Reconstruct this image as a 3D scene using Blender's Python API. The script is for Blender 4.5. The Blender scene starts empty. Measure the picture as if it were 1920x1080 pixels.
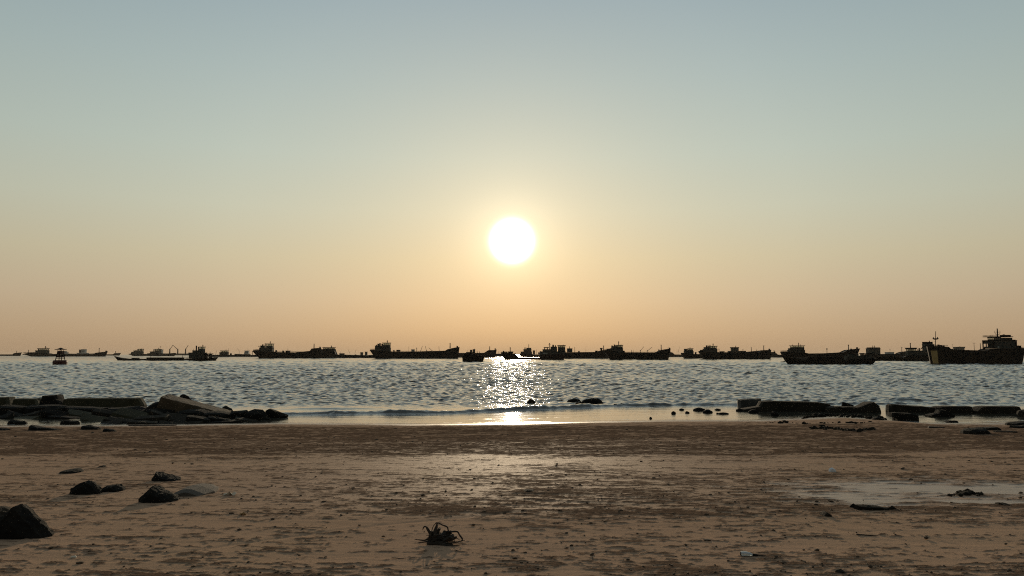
import bpy, bmesh, math, random
import numpy as np
from mathutils import Vector, noise as mnoise

R = math.radians
SC = bpy.context.scene
COL = SC.collection

# ------------------------------------------------------------------ camera
CAM_H = 3.0
F = 1440.0                       # focal length in pixels of the 1920 px photograph
PITCH = math.atan(124.5 / F)
cd = bpy.data.cameras.new('camera')
cam = bpy.data.objects.new('camera', cd)
COL.objects.link(cam)
cam.location = (0, 0, CAM_H)
cam.rotation_euler = (R(90) + PITCH, 0, 0)
cd.sensor_width = 36.0
cd.lens = 27.0
cd.clip_start = 0.05
cd.clip_end = 60000
SC.camera = cam
SC.cycles.filter_width = 1.1
SC.cycles.use_denoising = False
SC.cycles.sample_clamp_indirect = 1.5
SC.cycles.caustics_reflective = False
SC.cycles.caustics_refractive = False

# ------------------------------------------------------------------ world, sun, exposure
SUN_EL = R(8.44)
SC.view_settings.view_transform = 'Standard'
SC.view_settings.look = 'None'
SC.view_settings.gamma = 1.0
SC.view_settings.exposure = 0.0
SC.view_settings.use_curve_mapping = False


def srgb(r, g, b):
    f = lambda c: (c / 255 / 12.92) if c <= 10.31 else ((c / 255 + .055) / 1.055) ** 2.4
    return (f(r), f(g), f(b), 1.0)


W = bpy.data.worlds.new('World')
SC.world = W
W.use_nodes = True
nt = W.node_tree
nt.nodes.clear()


def nd(tree, typ, **kw):
    n = tree.nodes.new(typ)
    for k, v in kw.items():
        setattr(n, k, v)
    return n


def mth(tree, op, a, b=None, clamp=False):
    n = tree.nodes.new('ShaderNodeMath')
    n.operation = op
    n.use_clamp = clamp
    for i, s in enumerate((a, b)):
        if s is None:
            continue
        if isinstance(s, (int, float)):
            n.inputs[i].default_value = s
        else:
            tree.links.new(s, n.inputs[i])
    return n.outputs[0]


def vmul(tree, col, fac, colour=None):
    """colour constant (or socket) scaled by a scalar socket"""
    n = tree.nodes.new('ShaderNodeVectorMath')
    n.operation = 'SCALE'
    if isinstance(col, tuple):
        n.inputs[0].default_value = col[:3]
    else:
        tree.links.new(col, n.inputs[0])
    if isinstance(fac, (int, float)):
        n.inputs['Scale'].default_value = fac
    else:
        tree.links.new(fac, n.inputs['Scale'])
    return n.outputs[0]


def vadd(tree, a, b):
    n = tree.nodes.new('ShaderNodeVectorMath')
    n.operation = 'ADD'
    tree.links.new(a, n.inputs[0])
    tree.links.new(b, n.inputs[1])
    return n.outputs[0]


def ramp(tree, fac, stops, interp='LINEAR'):
    n = tree.nodes.new('ShaderNodeValToRGB')
    n.color_ramp.interpolation = interp
    el = n.color_ramp.elements
    while len(el) > 1:
        el.remove(el[-1])
    el[0].position, el[0].color = stops[0][0], stops[0][1]
    for p, c in stops[1:]:
        e = el.new(p)
        e.color = c
    if fac is not None:
        tree.links.new(fac, n.inputs[0])
    return n.outputs[0]


tc = nd(nt, 'ShaderNodeTexCoord')
nrm = nd(nt, 'ShaderNodeVectorMath', operation='NORMALIZE')
nt.links.new(tc.outputs['Generated'], nrm.inputs[0])
sx = nd(nt, 'ShaderNodeSeparateXYZ')
nt.links.new(nrm.outputs[0], sx.inputs[0])
elev = mth(nt, 'MULTIPLY', mth(nt, 'ARCSINE', sx.outputs['Z']), 180 / math.pi)      # degrees
e01 = mth(nt, 'DIVIDE', mth(nt, 'MAXIMUM', elev, 0.0), 90.0)
# hazy evening sky by height above the horizon
grad = ramp(nt, e01, [
    (0.0, srgb(179, 151, 120)),
    (1.6 / 90, srgb(190, 164, 132)),
    (4.0 / 90, srgb(198, 178, 149)),
    (7.0 / 90, srgb(200, 190, 161)),
    (10.5 / 90, srgb(196, 198, 178)),
    (14.5 / 90, srgb(186, 197, 186)),
    (20.0 / 90, srgb(171, 187, 185)),
    (26.0 / 90, srgb(154, 173, 180)),
    (45.0 / 90, srgb(140, 154, 160)),
    (1.0, srgb(120, 132, 140)),
], 'EASE' if False else 'LINEAR')
# physical sky, softened into it
sky = nd(nt, 'ShaderNodeTexSky', sky_type='NISHITA')
sky.sun_disc = False
sky.sun_elevation = SUN_EL
sky.sun_rotation = 0.0
sky.air_density = 1.3
sky.dust_density = 3.0
sky.ozone_density = 1.5
nish = vmul(nt, sky.outputs[0], 0.06)
mx = nd(nt, 'ShaderNodeMix', data_type='RGBA')
mx.inputs[0].default_value = 0.92
nt.links.new(nish, mx.inputs[6])
nt.links.new(grad, mx.inputs[7])
base = mx.outputs[2]
# the sun itself and the aureole that the haze spreads round it
dt = nd(nt, 'ShaderNodeVectorMath', operation='DOT_PRODUCT')
nt.links.new(nrm.outputs[0], dt.inputs[0])
dt.inputs[1].default_value = (0, math.cos(SUN_EL), math.sin(SUN_EL))
ang = mth(nt, 'MULTIPLY', mth(nt, 'ARCCOSINE', mth(nt, 'MINIMUM', dt.outputs['Value'], 0.9999999)), 180 / math.pi)


def lobe(width, power):
    return mth(nt, 'EXPONENT', mth(nt, 'MULTIPLY', mth(nt, 'POWER', mth(nt, 'DIVIDE', ang, width), power), -1.0))


core = mth(nt, 'MULTIPLY', lobe(1.36, 4.0), 5.0)
ext = nd(nt, 'ShaderNodeMapRange', interpolation_type='SMOOTHSTEP')      # thicker air towards the horizon
ext.inputs['From Min'].default_value = -1.0
ext.inputs['From Max'].default_value = 8.0
ext.inputs['To Min'].default_value = 0.12
nt.links.new(elev, ext.inputs['Value'])


def halo(width, power):
    return mth(nt, 'MULTIPLY', lobe(width, power), ext.outputs[0])


tot = vadd(nt, base, vmul(nt, (1.0, 0.95, 0.85), core))
tot = vadd(nt, tot, vmul(nt, (0.52, 0.44, 0.29), halo(2.3, 1.4)))
tot = vadd(nt, tot, vmul(nt, (0.125, 0.088, 0.050), halo(6.5, 1.4)))
tot = vadd(nt, tot, vmul(nt, (0.022, 0.010, 0.002), lobe(20.0, 2.0)))
# the far side from the sun is dimmer
back = nd(nt, 'ShaderNodeMapRange')
back.inputs['From Min'].default_value = 20
back.inputs['From Max'].default_value = 120
back.inputs['To Min'].default_value = 1.0
back.inputs['To Max'].default_value = 0.36
nt.links.new(ang, back.inputs['Value'])
tot = vmul(nt, tot, back.outputs[0])
bg = nd(nt, 'ShaderNodeBackground')
nt.links.new(tot, bg.inputs['Color'])
bg.inputs['Strength'].default_value = 1.0
wo = nd(nt, 'ShaderNodeOutputWorld')
nt.links.new(bg.outputs[0], wo.inputs['Surface'])

ld = bpy.data.lights.new('sun', 'SUN')
ld.energy = 2.5
ld.angle = R(0.53)
ld.color = (1.0, 0.80, 0.55)
sun = bpy.data.objects.new('sun', ld)
COL.objects.link(sun)
sun.rotation_euler = (-(math.pi / 2 - SUN_EL), 0, 0)
sun.location = (0, 30, 30)

# ------------------------------------------------------------------ pixels of the photograph -> places
CP, SP = math.cos(PITCH), math.sin(PITCH)


def ray(u, v):
    a, b = (u - 960) / F, (540 - v) / F
    return a, CP - b * SP, SP + b * CP


def on_plane(u, v, z=0.0):
    dx, dy, dz = ray(u, v)
    t = (z - CAM_H) / dz
    return dx * t, dy * t


SHORE = [(-900, 802), (0, 797), (300, 795), (540, 792), (800, 793.5), (960, 792.5), (1100, 789), (1250, 786.5),
         (1400, 787), (1480, 784), (1550, 781), (1640, 786), (1720, 792), (1820, 793), (1920, 789), (2700, 789)]
_sh = np.array([on_plane(u, v) for u, v in SHORE])
SLOPE = 0.0406


def shore_y(x):
    return np.interp(x, _sh[:, 0], _sh[:, 1])


def beach_z(x, y):
    s = shore_y(x)
    k = np.clip((np.asarray(y) - 8) / 22, 0, 1)
    ys = 34.3 * (1 - k) + s * k
    return SLOPE * (ys - y)


def ground(u, v):
    """point on the beach (or the water beyond it) behind a pixel"""
    dx, dy, dz = ray(u, v)
    t = -CAM_H / dz
    for _ in range(30):
        z = max(float(beach_z(dx * t, dy * t)), 0.0)
        t = (z - CAM_H) / dz
    return dx * t, dy * t, max(float(beach_z(dx * t, dy * t)), 0.0)


# ------------------------------------------------------------------ numpy noise
_rng = np.random.default_rng(7)
_perm = _rng.permutation(4096)
_perm = np.concatenate([_perm, _perm])
_ga = _rng.uniform(0, 2 * np.pi, 4096)
_gx, _gy = np.cos(_ga), np.sin(_ga)


def perlin(x, y):
    xi, yi = np.floor(x).astype(np.int64), np.floor(y).astype(np.int64)
    xf, yf = x - xi, y - yi
    u, v = xf * xf * xf * (xf * (xf * 6 - 15) + 10), yf * yf * yf * (yf * (yf * 6 - 15) + 10)

    def g(ix, iy, fx, fy):
        h = _perm[(_perm[ix & 4095] + iy) & 4095]
        return _gx[h] * fx + _gy[h] * fy
    a = g(xi, yi, xf, yf)
    b = g(xi + 1, yi, xf - 1, yf)
    c = g(xi, yi + 1, xf, yf - 1)
    d = g(xi + 1, yi + 1, xf - 1, yf - 1)
    return (a + u * (b - a)) * (1 - v) + (c + u * (d - c)) * v


def fbm(x, y, octv=4, lac=2.03, gain=0.5):
    o, a, s = 0.0, 1.0, 0.0
    for i in range(octv):
        o = o + a * perlin(x + 17.3 * i, y - 9.1 * i)
        s += a
        a *= gain
        x, y = x * lac, y * lac
    return o / s * 1.6


def sstep(a, b, x):
    t = np.clip((x - a) / (b - a), 0, 1)
    return t * t * (3 - 2 * t)


def grid_mesh(name, X, Y, Z, mat, attrs=None, smooth=True):
    nr, nc = X.shape
    me = bpy.data.meshes.new(name)
    n = nr * nc
    me.vertices.add(n)
    co = np.stack([X, Y, Z], -1).reshape(-1).astype(np.float32)
    me.vertices.foreach_set('co', co)
    i = np.arange(n).reshape(nr, nc)
    q = np.stack([i[:-1, :-1], i[:-1, 1:], i[1:, 1:], i[1:, :-1]], -1).reshape(-1).astype(np.int32)
    nf = len(q) // 4
    me.loops.add(nf * 4)
    me.loops.foreach_set('vertex_index', q)
    me.polygons.add(nf)
    me.polygons.foreach_set('loop_start', np.arange(nf, dtype=np.int32) * 4)
    me.polygons.foreach_set('use_smooth', np.full(nf, smooth))
    me.update(calc_edges=True)
    for k, a in (attrs or {}).items():
        at = me.attributes.new(k, 'FLOAT', 'POINT')
        at.data.foreach_set('value', np.asarray(a, dtype=np.float32).reshape(-1))
    me.materials.append(mat)
    o = bpy.data.objects.new(name, me)
    COL.objects.link(o)
    return o


# ------------------------------------------------------------------ materials
def new_mat(name):
    m = bpy.data.materials.new(name)
    m.use_nodes = True
    t = m.node_tree
    return m, t, t.nodes['Principled BSDF']


def noise_node(t, scale, detail=4, rough=0.55, vec=None, dim='3D'):
    n = nd(t, 'ShaderNodeTexNoise')
    n.inputs['Scale'].default_value = scale
    n.inputs['Detail'].default_value = detail
    n.inputs['Roughness'].default_value = rough
    if vec is not None:
        t.links.new(vec, n.inputs['Vector'])
    return n.outputs['Fac']


def mixc(t, fac, a, b):
    n = nd(t, 'ShaderNodeMix', data_type='RGBA')
    for i, s in ((0, fac), (6, a), (7, b)):
        if isinstance(s, (int, float)):
            n.inputs[i].default_value = s
        elif isinstance(s, tuple):
            n.inputs[i].default_value = s if len(s) == 4 else (*s, 1)
        else:
            t.links.new(s, n.inputs[i])
    return n.outputs[2]


def simple_mat(name, ca, cb, scale=3.0, rough=0.8, bump=0.2, bscale=20.0, spec=0.3, detail=5, lo=.35, hi=.65, metallic=0.0):
    m, t, p = new_mat(name)
    co = nd(t, 'ShaderNodeTexCoord').outputs['Object']
    f = noise_node(t, scale, detail, .6, co)
    r = nd(t, 'ShaderNodeMapRange')
    r.inputs[1].default_value, r.inputs[2].default_value = lo, hi
    t.links.new(f, r.inputs[0])
    t.links.new(mixc(t, r.outputs[0], ca, cb), p.inputs['Base Color'])
    p.inputs['Roughness'].default_value = rough
    p.inputs['Specular IOR Level'].default_value = spec
    p.inputs['Metallic'].default_value = metallic
    if bump:
        b = nd(t, 'ShaderNodeBump')
        b.inputs['Strength'].default_value = bump
        b.inputs['Distance'].default_value = 0.05
        t.links.new(noise_node(t, bscale, 6, .65, co), b.inputs['Height'])
        t.links.new(b.outputs[0], p.inputs['Normal'])
    return m


def attr(t, name):
    n = nd(t, 'ShaderNodeAttribute')
    n.attribute_name = name
    return n.outputs['Fac']


# sand
m_sand, t, p = new_mat('sand')
co = nd(t, 'ShaderNodeTexCoord').outputs['Object']
mp = nd(t, 'ShaderNodeMapping')
mp.inputs['Scale'].default_value = (1, 1.8, 1)
t.links.new(co, mp.inputs[0])
fine = noise_node(t, 55, 4, .65, mp.outputs[0])
mid = noise_node(t, 1.3, 5, .6, mp.outputs[0])
hue = noise_node(t, 0.35, 3, .5, co)
damp_shade, weta = attr(t, 'damp'), attr(t, 'wet')
dry = mixc(t, mid, (0.405, 0.262, 0.180), (0.490, 0.322, 0.226))
dry = mixc(t, hue, dry, mixc(t, 0.5, dry, (0.41, 0.28, 0.165, 1)))
dark = mixc(t, mid, (0.088, 0.055, 0.036), (0.140, 0.090, 0.060))
fr = nd(t, 'ShaderNodeMapRange')
fr.inputs[1].default_value, fr.inputs[2].default_value = .3, .7
fr.inputs[3].default_value, fr.inputs[4].default_value = -.22, .22
t.links.new(fine, fr.inputs[0])
dsum = mth(t, 'ADD', damp_shade, fr.outputs[0], clamp=True)
c = mixc(t, dsum, dry, dark)
c = mixc(t, mth(t, 'MULTIPLY', weta, 0.55), c, (0.12, 0.09, 0.065, 1))
t.links.new(c, p.inputs['Base Color'])
skin = mth(t, 'SUBTRACT', 1.0, dsum, clamp=True)
rough0 = mth(t, 'SUBTRACT', 0.96, mth(t, 'MULTIPLY', skin, 0.30))
t.links.new(mth(t, 'ADD', mth(t, 'MULTIPLY', rough0, mth(t, 'SUBTRACT', 1.0, weta, clamp=True)), mth(t, 'MULTIPLY', weta, 0.13)), p.inputs['Roughness'])
t.links.new(mth(t, 'ADD', mth(t, 'MULTIPLY', mth(t, 'MULTIPLY', skin, attr(t, 'gloss')), 0.012), mth(t, 'MULTIPLY', weta, 0.42), clamp=True), p.inputs['Specular IOR Level'])
b = nd(t, 'ShaderNodeBump')
b.inputs['Distance'].default_value = 0.012
t.links.new(mth(t, 'MULTIPLY', mth(t, 'SUBTRACT', 1.0, weta, clamp=True), 0.7), b.inputs['Strength'])
t.links.new(noise_node(t, 42, 5, .65, mp.outputs[0]), b.inputs['Height'])
t.links.new(b.outputs[0], p.inputs['Normal'])

# sea water
m_water, t, p = new_mat('sea_water')
fo = attr(t, 'foam')
t.links.new(mixc(t, fo, (0.058, 0.055, 0.042, 1), (0.72, 0.71, 0.67, 1)), p.inputs['Base Color'])
p.inputs['IOR'].default_value = 1.58
co = nd(t, 'ShaderNodeTexCoord').outputs['Object']
chop, fara = attr(t, 'chop'), attr(t, 'far')
rg = nd(t, 'ShaderNodeMapRange')
rg.inputs[3].default_value, rg.inputs[4].default_value = 0.03, 0.14
t.links.new(fara, rg.inputs[0])
t.links.new(mth(t, 'ADD', rg.outputs[0], mth(t, 'MULTIPLY', fo, 0.5)), p.inputs['Roughness'])
mp = nd(t, 'ShaderNodeMapping')
mp.inputs['Scale'].default_value = (0.8, 1.25, 1)
t.links.new(co, mp.inputs[0])
b1 = nd(t, 'ShaderNodeBump')
b1.inputs['Distance'].default_value = 0.06
t.links.new(mth(t, 'MULTIPLY', chop, 0.55), b1.inputs['Strength'])
t.links.new(noise_node(t, 4.2, 5, .6, mp.outputs[0]), b1.inputs['Height'])
b2 = nd(t, 'ShaderNodeBump')
b2.inputs['Distance'].default_value = 0.9
t.links.new(mth(t, 'MULTIPLY', fara, 0.8), b2.inputs['Strength'])
t.links.new(noise_node(t, 0.5, 5, .65, mp.outputs[0]), b2.inputs['Height'])
t.links.new(b1.outputs[0], b2.inputs['Normal'])
t.links.new(b2.outputs[0], p.inputs['Normal'])

m_hull = simple_mat('black_hull_paint', (0.010, 0.0095, 0.0085), (0.019, 0.016, 0.013), .5, .75, .15, 6, .12)
m_hull2 = simple_mat('rusty_hull_paint', (0.018, 0.015, 0.012), (0.036, 0.025, 0.018), .6, .8, .15, 6, .12)
m_hullr = simple_mat('red_brown_hull_paint', (0.040, 0.020, 0.015), (0.024, 0.016, 0.014), .6, .8, .15, 6, .12)
m_hull_hazed = simple_mat('haze_toned_hull_paint', (0.030, 0.024, 0.018), (0.045, 0.036, 0.027), .4, .75, .1, 6)  # distance haze worked into the lighter brown of the far hulls
m_house = simple_mat('grey_ship_paint', (0.042, 0.042, 0.035), (0.070, 0.070, 0.058), .7, .75, .1, 8, .15)
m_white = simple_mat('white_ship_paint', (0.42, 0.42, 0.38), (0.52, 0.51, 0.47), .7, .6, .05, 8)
m_steel = simple_mat('dark_steel', (0.008, 0.0075, 0.007), (0.016, 0.013, 0.011), 1.5, .75, .1, 12, .12)
m_deck = simple_mat('deck_plates', (0.06, 0.05, 0.042), (0.09, 0.07, 0.055), 1.0, .8, .1, 8)
m_sunlit_bow = simple_mat('sunlit_bow_tint', (0.42, 0.28, 0.11), (0.52, 0.36, 0.15), .9, .55, .1, 8)  # sunlight on the bow face, put into the colour as gold
m_rubber = simple_mat('tyre_rubber', (0.012, 0.012, 0.012), (0.02, 0.02, 0.02), 3, .9, .1, 12)
m_red = simple_mat('red_cloth', (0.40, 0.04, 0.03), (0.46, 0.06, 0.04), 3, .9, 0)
m_buoy = simple_mat('dull_red_buoy_paint', (0.08, 0.016, 0.012), (0.05, 0.014, 0.012), 2, .6, .15, 12)
m_rock = simple_mat('wet_dark_rock', (0.011, 0.010, 0.009), (0.026, 0.023, 0.018), 2.5, .95, .9, 14, .12)
m_rock2 = simple_mat('brown_rock', (0.020, 0.017, 0.013), (0.042, 0.034, 0.024), 2.5, .95, .9, 14, .12)
m_conc = simple_mat('mossy_concrete', (0.035, 0.032, 0.016), (0.070, 0.060, 0.034), 1.6, .88, .5, 18, .25)
m_conc2 = simple_mat('grey_concrete', (0.045, 0.043, 0.038), (0.085, 0.08, 0.068), 1.6, .88, .5, 18, .25)
m_brown = simple_mat('bare_brown_concrete', (0.06, 0.042, 0.024), (0.11, 0.076, 0.044), 1.6, .9, .5, 18, .25)
m_wood = simple_mat('wet_driftwood', (0.028, 0.020, 0.014), (0.055, 0.040, 0.028), 14, .7, .5, 60, .35)
m_weed = simple_mat('dark_seaweed', (0.012, 0.010, 0.007), (0.026, 0.020, 0.013), 14, .95, .4, 50, .08)
m_clod = simple_mat('dark_sand_clods', (0.06, 0.042, 0.028), (0.11, 0.078, 0.052), 20, .95, .3, 80, .2)
m_mound = simple_mat('shaded_sand_mound', (0.10, 0.082, 0.066), (0.135, 0.11, 0.088), 5, .9, .4, 40, .2)  # the mound's shadowed face is put into this darker grey
m_paper = simple_mat('pale_litter', (0.62, 0.54, 0.42), (0.72, 0.64, 0.52), 12, .8, .2, 40)
m_shell = simple_mat('white_shell', (0.70, 0.72, 0.74), (0.78, 0.79, 0.80), 20, .45, .1, 40)
m_leaf = simple_mat('dry_leaf', (0.34, 0.20, 0.07), (0.24, 0.13, 0.05), 30, .8, .2, 60)

m_glass, t, p = new_mat('window_glass')
p.inputs['Base Color'].default_value = (0.02, 0.025, 0.03, 1)
p.inputs['Roughness'].default_value = 0.08
t.nodes.remove(p)
gl = nd(t, 'ShaderNodeBsdfGlossy')
gl.inputs['Roughness'].default_value = 0.05
tr = nd(t, 'ShaderNodeBsdfTransparent')
tr.inputs['Color'].default_value = (0.80, 0.84, 0.82, 1)
ms = nd(t, 'ShaderNodeMixShader')
ms.inputs[0].default_value = 0.12
t.links.new(tr.outputs[0], ms.inputs[1])
t.links.new(gl.outputs[0], ms.inputs[2])
t.links.new(ms.outputs[0], t.nodes['Material Output'].inputs['Surface'])
m_pane = simple_mat('dark_window_pane', (0.015, 0.018, 0.02), (0.02, 0.024, 0.028), 2, .15, 0, 8, .6)

m_plastic, t, p = new_mat('clear_plastic')
p.inputs['Base Color'].default_value = (0.72, 0.78, 0.80, 1)
p.inputs['Roughness'].default_value = 0.12
p.inputs['Transmission Weight'].default_value = 0.35
p.inputs['IOR'].default_value = 1.45


# ------------------------------------------------------------------ object helpers
def tag(o, label=None, cat=None, group=None, kind=None):
    for k, v in (('label', label), ('category', cat), ('group', group), ('kind', kind)):
        if v:
            o[k] = v
    return o


class MB:
    """collects shapes and links them as one mesh object"""

    def __init__(s):
        s.v, s.f = [], []

    def add(s, vs, fs):
        n = len(s.v)
        s.v += [tuple(map(float, q)) for q in vs]
        s.f += [tuple(i + n for i in q) for q in fs]
        return s

    def box(s, x0, x1, y0, y1, z0, z1, tx=0.0, ty=0.0):
        """box whose top is inset by tx, ty"""
        return s.add([(x0, y0, z0), (x1, y0, z0), (x1, y1, z0), (x0, y1, z0),
                      (x0 + tx, y0 + ty, z1), (x1 - tx, y0 + ty, z1), (x1 - tx, y1 - ty, z1), (x0 + tx, y1 - ty, z1)],
                     [(3, 2, 1, 0), (4, 5, 6, 7), (0, 1, 5, 4), (1, 2, 6, 5), (2, 3, 7, 6), (3, 0, 4, 7)])

    def tube(s, pts, rad, n=6, cap=True):
        pts = [Vector(q) for q in pts]
        if isinstance(rad, (int, float)):
            rad = [rad] * len(pts)
        vs, fs = [], []
        for i, q in enumerate(pts):
            a = pts[min(i + 1, len(pts) - 1)] - pts[max(i - 1, 0)]
            a.normalize()
            up = Vector((0, 1, 0)) if abs(a.y) < .9 else Vector((1, 0, 0))
            e1 = a.cross(up).normalized()
            e2 = a.cross(e1)
            for k in range(n):
                w = 2 * math.pi * k / n
                vs.append(q + (e1 * math.cos(w) + e2 * math.sin(w)) * rad[i])
        for i in range(len(pts) - 1):
            for k in range(n):
                k2 = (k + 1) % n
                fs.append((i * n + k, i * n + k2, (i + 1) * n + k2, (i + 1) * n + k))
        if cap:
            fs.append(tuple(range(n))[::-1])
            fs.append(tuple((len(pts) - 1) * n + k for k in range(n)))
        return s.add(vs, fs)

    def lathe(s, prof, n=14, centre=(0, 0, 0)):
        cx, cy, cz = centre
        vs, fs = [], []
        for r, z in prof:
            for k in range(n):
                w = 2 * math.pi * k / n
                vs.append((cx + r * math.cos(w), cy + r * math.sin(w), cz + z))
        for i in range(len(prof) - 1):
            for k in range(n):
                k2 = (k + 1) % n
                fs.append((i * n + k, i * n + k2, (i + 1) * n + k2, (i + 1) * n + k))
        fs.append(tuple(range(n))[::-1])
        fs.append(tuple((len(prof) - 1) * n + k for k in range(n)))
        return s.add(vs, fs)

    def build(s, name, mat, parent=None, smooth=False):
        me = bpy.data.meshes.new(name)
        me.from_pydata(s.v, [], s.f)
        me.update()
        bm = bmesh.new()
        bm.from_mesh(me)
        bmesh.ops.recalc_face_normals(bm, faces=bm.faces)
        bm.to_mesh(me)
        bm.free()
        if smooth:
            me.polygons.foreach_set('use_smooth', [True] * len(me.polygons))
        me.materials.append(mat)
        o = bpy.data.objects.new(name, me)
        COL.objects.link(o)
        o.parent = parent
        return o


def empty(name, loc, rz=0.0):
    o = bpy.data.objects.new(name, None)
    COL.objects.link(o)
    o.location = loc
    o.rotation_euler = (0, 0, rz)
    o.empty_display_size = .2
    return o


# ------------------------------------------------------------------ the beach
NC, OUT = 760, 20
uu = np.linspace(-1, 1, NC)
ext = np.geomspace(1.03, 60, OUT)
ucol = np.concatenate([-ext[::-1], uu, ext])
rows = list(np.linspace(-260, 2.0, 14))
y = 4.0
while y < 37:
    rows.append(y)
    y += 0.0125 * (y / 6) ** 1.5 * (1.0 if y > 5.2 else 2.5)
while y < 130:
    rows.append(y)
    y += 0.5 * (y / 37) ** 2.5
rows = np.array(rows)
hw = 0.78 * np.maximum(rows, 4) + 1.5
Xs = ucol[None, :] * hw[:, None]
Ys = np.repeat(rows[:, None], len(ucol), 1)
Zb = beach_z(Xs, Ys)
zlim = -2.5
Zb = np.where(Zb < zlim, zlim, Zb)
shd = shore_y(Xs) - Ys                                   # metres above the waterline
lowf = fbm(Xs * .10, Ys * .22, 3)
patch = fbm(Xs * .55 + 3, Ys * 1.25, 4)                  # elongated dark patches
patch2 = fbm(Xs * 1.7 + 40, Ys * 4.2, 4)
streak = fbm(Xs * .35 - 8, Ys * 2.6 + .25 * Xs, 3)
fineh = fbm(Xs * 9, Ys * 13, 3)
vfine = perlin(Xs * 30, Ys * 38)
# broad belts along the beach: damp belt below the tide line, pale belts, dark patches to the right
belt = sstep(17, 19.5, Ys + 1.6 * lowf + 1.2 * patch) * (1 - sstep(29.5, 32.5, Ys + lowf * 1.5))
right = sstep(8.6, 10.2, Ys + lowf) * (1 - sstep(13.5, 15.5, Ys + 1.2 * lowf)) * sstep(-2.5, 1.5, Xs + 1.5 * lowf)
leftmid = sstep(9.5, 11, Ys + lowf) * (1 - sstep(14, 16, Ys + lowf)) * (1 - sstep(-2.5, 1, Xs)) * 0.55
nearp = 1 - sstep(6.6, 8.4, Ys + .8 * lowf)
cover = np.clip(.78 * belt + .50 * right + .26 * leftmid + .30 * nearp + .14 + .16 * lowf, .05, .88)
fp = fbm(Xs * 1.15 + 11, Ys * 3.3 + .3 * Xs, 6, 2.1, .58)
fp2 = fbm(Xs * 3.1 - 20, Ys * 8.0, 5, 2.1, .6)
fp3 = fbm(Xs * 6.5 + 70, Ys * 17.0 + 2 * Xs, 4, 2.1, .6)
nz = lambda q: q / q[40:].std()
near_w = np.exp(-(Ys / 16.0) ** 2)
pn = .40 * nz(fp) + .62 * nz(fp2) + (.30 + .45 * near_w) * nz(fp3) + .36 * nz(patch) + .30 * nz(streak)
track = np.zeros_like(Xs)
for line in ([(900, 936), (1130, 944), (1300, 955), (1440, 970), (1700, 1012)], [(940, 926), (1200, 934), (1400, 950), (1620, 984), (1800, 1020)], [(300, 1040), (700, 985), (1000, 958)]):
    lp = np.array([ground(u, v)[:2] for u, v in line])
    yl = np.interp(Xs, lp[:, 0], lp[:, 1], left=-99, right=-99)
    track = np.maximum(track, np.exp(-((Ys - yl - .05 * fp) / .075) ** 2))
pn = pn - 1.5 * track
thr = (0.5 - cover) * 2.7
clump = sstep(thr - .25, thr + .75, pn)
# smooth wet hollow on the right and wet margin by the water
pud = np.zeros_like(Xs)
for (pu, pv, rx, ry) in ((1760, 914, 2.2, 1.0), (1600, 932, .9, .55), (1890, 914, 1.6, .8), (1640, 938, .9, .4),
                         (1860, 940, 1.0, .22)):
    if rx == 0:
        continue
    gx, gy, gz = ground(pu, pv)
    rad = np.sqrt(((Xs - gx) / rx) ** 2 + ((Ys - gy) / ry) ** 2) + .9 * patch2 + .55 * streak + .35 * fp2
    pud = np.maximum(pud, 1 - sstep(.40, 1.35, rad))
margin = (1 - sstep(.2, 2.2, shd + .35 * patch + .25 * streak))
wet = np.clip(np.maximum(pud * .58, margin), 0, 1)
clump *= (1 - .85 * pud) * (1 - .9 * margin)
damp = np.clip(.80 * clump + .16 * cover * (1 - pud) + .10 * lowf + .10 * fp2, 0, 1)  # dark marks: damp silt, with the shade of small bumps painted in
damp = np.maximum(damp, .45 * margin)
inview = (Ys < 60) & (Ys > 2)
rel = (.018 * lowf + .010 * streak * (1 - wet) + .008 * patch
       + clump * (.006 + .011 * np.abs(fineh) * np.minimum(1, 10 / np.maximum(Ys, 3)) ** .3 + .006 * vfine)
       + .0025 * fineh * (1 - wet))
rel *= sstep(-.5, 2.5, shd)
rel -= .012 * pud
rel -= .010 * track
Zs = Zb + np.where(inview, rel, .018 * lowf * (shd > 2))
gloss = sstep(9.5, 13, Ys + 2 * lowf) * (1 - sstep(20, 24, Ys + 2 * lowf)) * np.exp(-(Xs / (2.5 + .18 * Ys)) ** 2)
ground_o = grid_mesh('beach', Xs, Ys, Zs, m_sand, {'damp': damp, 'wet': wet, 'gloss': gloss})
tag(ground_o, kind='structure')

# ------------------------------------------------------------------ the sea
NW = 760
uw = np.linspace(-1, 1, NW)
ucol = np.concatenate([-np.geomspace(1.04, 40, 20)[::-1], uw, np.geomspace(1.04, 40, 20)])
rows = []
y = 28.0
while y < 250:
    rows.append(y)
    y += 0.07 * (y / 35) ** 1.1
step = 0.62
while y < 14000:
    rows.append(y)
    y += step
    step *= 1.008 if y < 700 else 1.03
rows = np.array(rows)
drow = np.gradient(rows)
hw = .76 * rows + 2
Xw = np.clip(ucol[None, :] * hw[:, None], -14000, 14000)
Yw = np.repeat(rows[:, None], len(ucol), 1)
D = np.repeat(drow[:, None], len(ucol), 1)
dxx = np.abs(np.gradient(Xw, axis=1))
shw = Yw - shore_y(Xw)                                    # metres seaward of the waterline
amp = .04 + .96 * sstep(6.0, 15.0, shw + 1.2 * fbm(Xw * .12, Yw * .12, 2))
gust = 1 + .35 * fbm(Xw * .018, Yw * .03, 3)
fadeo = 1 - sstep(1200, 4000, Yw)
Zw = np.zeros_like(Xw)
DX = np.zeros_like(Xw)
DY = np.zeros_like(Xw)
rw = np.random.default_rng(3)
NWAV = 88
lam = np.geomspace(.28, 14, NWAV)
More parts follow.
